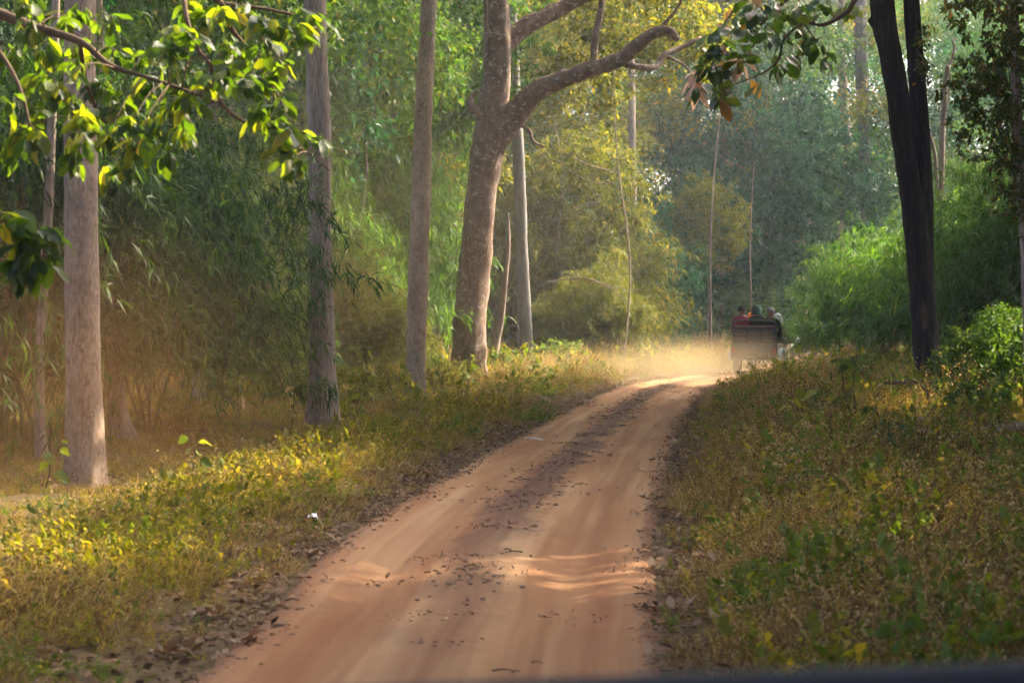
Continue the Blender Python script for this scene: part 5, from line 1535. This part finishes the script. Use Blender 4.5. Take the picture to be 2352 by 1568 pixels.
# ------------------------------------------------------------------ front of the vehicle the picture is taken from: top of its windscreen frame
M['frame_navy'] = plain('frame_navy', (.005, .0065, .009), .8, var=.2)
own = empty('open_vehicle', (-.3, 2.4, 0))
tag(own, 'dark blurred windscreen frame of the viewing vehicle along the bottom right', 'car')
fr = Mesh(); fr.tube([(-.72, -.02, 1.72), (-.4, 0, 1.745), (.3, .01, 1.78), (.95, 0, 1.805), (1.12, -.02, 1.8), (1.18, -.02, 1.74)], [.03, .03, .03, .03, .03, .028], 14)
fr.build('windscreen_frame', M['frame_navy'], own, smooth=True)
for s_, x_, z_ in ((-1, -.72, 1.72), (1, 1.18, 1.74)):
    ps = Mesh(); ps.tube([(x_, -.02, z_), (x_ + s_ * .04, .16, 1.35), (x_ + s_ * .06, .26, 1.05)], .026, 10); ps.build('windscreen_post', M['frame_navy'], own, smooth=True)
bn = Mesh(); vs = []; fs = []
for i, (yy_, zz_, hw_) in enumerate(((.2, 1.06, .95), (.3, 1.07, .93), (.8, 1.04, .9), (1.2, .98, .86), (1.35, .88, .84), (1.37, .5, .82))):
    for u_ in np.linspace(-1, 1, 9):
        vs.append((.23 + u_ * hw_, yy_, zz_ - .07 * u_ * u_))
for i in range(5):
    for j in range(8):
        fs.append((i * 9 + j, i * 9 + j + 1, i * 9 + j + 10, i * 9 + j + 9))
bn.add(vs, fs); bn.build('bonnet', M['frame_navy'], own, smooth=True)

# ------------------------------------------------------------------ air: haze over the whole wood, dust behind the jeep, flare glow painted at the left
def volume_box(name, lo, hi, material):
    mb_ = Mesh(); c = [(a + b) / 2 for a, b in zip(lo, hi)]; s_ = [b - a for a, b in zip(lo, hi)]
    mb_.box((0, 0, 0), s_)
    o_ = mb_.build(name, material); o_.location = c
    tag(o_, kind='stuff')
    return o_
m, nt, out = mat('haze')
pv = N(nt, 'ShaderNodeVolumePrincipled')
pv.inputs['Color'].default_value = (.82, .9, .98, 1); pv.inputs['Density'].default_value = HAZE_DENSITY
pv.inputs['Anisotropy'].default_value = .35
nt.links.new(pv.outputs[0], out.inputs['Volume'])
hz = volume_box('haze', (-420, -140, -6), (420, 720, 45), m)
tag(hz, 'thin pale haze filling the air between the trees', 'haze')

def dust(name, label, c, r, density, colr, seed, noise_s=.6):
    """soft-edged cloud: density falls off from the middle of an ellipsoid, broken up by noise"""
    m, nt, out = mat(name)
    tc = N(nt, 'ShaderNodeTexCoord')
    ln = N(nt, 'ShaderNodeVectorMath', operation='LENGTH'); nt.links.new(tc.outputs['Object'], ln.inputs[0])
    mr = N(nt, 'ShaderNodeMapRange', interpolation_type='SMOOTHSTEP'); mr.inputs['From Min'].default_value = 1.0; mr.inputs['From Max'].default_value = 0.1
    nt.links.new(ln.outputs['Value'], mr.inputs[0])
    nz_ = N(nt, 'ShaderNodeTexNoise', Scale=noise_s, Detail=2.0); 
    ge = N(nt, 'ShaderNodeNewGeometry'); nt.links.new(ge.outputs['Position'], nz_.inputs['Vector'])
    m2 = N(nt, 'ShaderNodeMapRange'); m2.inputs['From Min'].default_value = .3; m2.inputs['From Max'].default_value = .65
    nt.links.new(nz_.outputs[0], m2.inputs[0])
    mu = N(nt, 'ShaderNodeMath', operation='MULTIPLY'); nt.links.new(mr.outputs[0], mu.inputs[0]); nt.links.new(m2.outputs[0], mu.inputs[1])
    m3 = N(nt, 'ShaderNodeMath', operation='MULTIPLY'); nt.links.new(mu.outputs[0], m3.inputs[0]); m3.inputs[1].default_value = density
    pv = N(nt, 'ShaderNodeVolumePrincipled'); pv.inputs['Color'].default_value = (*colr, 1); pv.inputs['Anisotropy'].default_value = .2
    nt.links.new(m3.outputs[0], pv.inputs['Density'])
    nt.links.new(pv.outputs[0], out.inputs['Volume'])
    vs = []; fs = []; nu, nv_ = 20, 11
    for i in range(nv_):
        ph = math.pi * i / (nv_ - 1)
        for k_ in range(nu):
            a = 2 * math.pi * k_ / nu
            vs.append((math.sin(ph) * math.cos(a), math.sin(ph) * math.sin(a), math.cos(ph)))
    for i in range(nv_ - 1):
        for k_ in range(nu):
            fs.append((i * nu + k_, i * nu + (k_ + 1) % nu, (i + 1) * nu + (k_ + 1) % nu, (i + 1) * nu + k_))
    fs = [f[::-1] for f in fs]
    o_ = link(name, mesh_from(name, vs, fs, m)); o_.location = c; o_.scale = r
    tag(o_, label, 'dust', kind='stuff')
    return o_
for a in DUSTS_AND_GLOW:
    dust(*a)
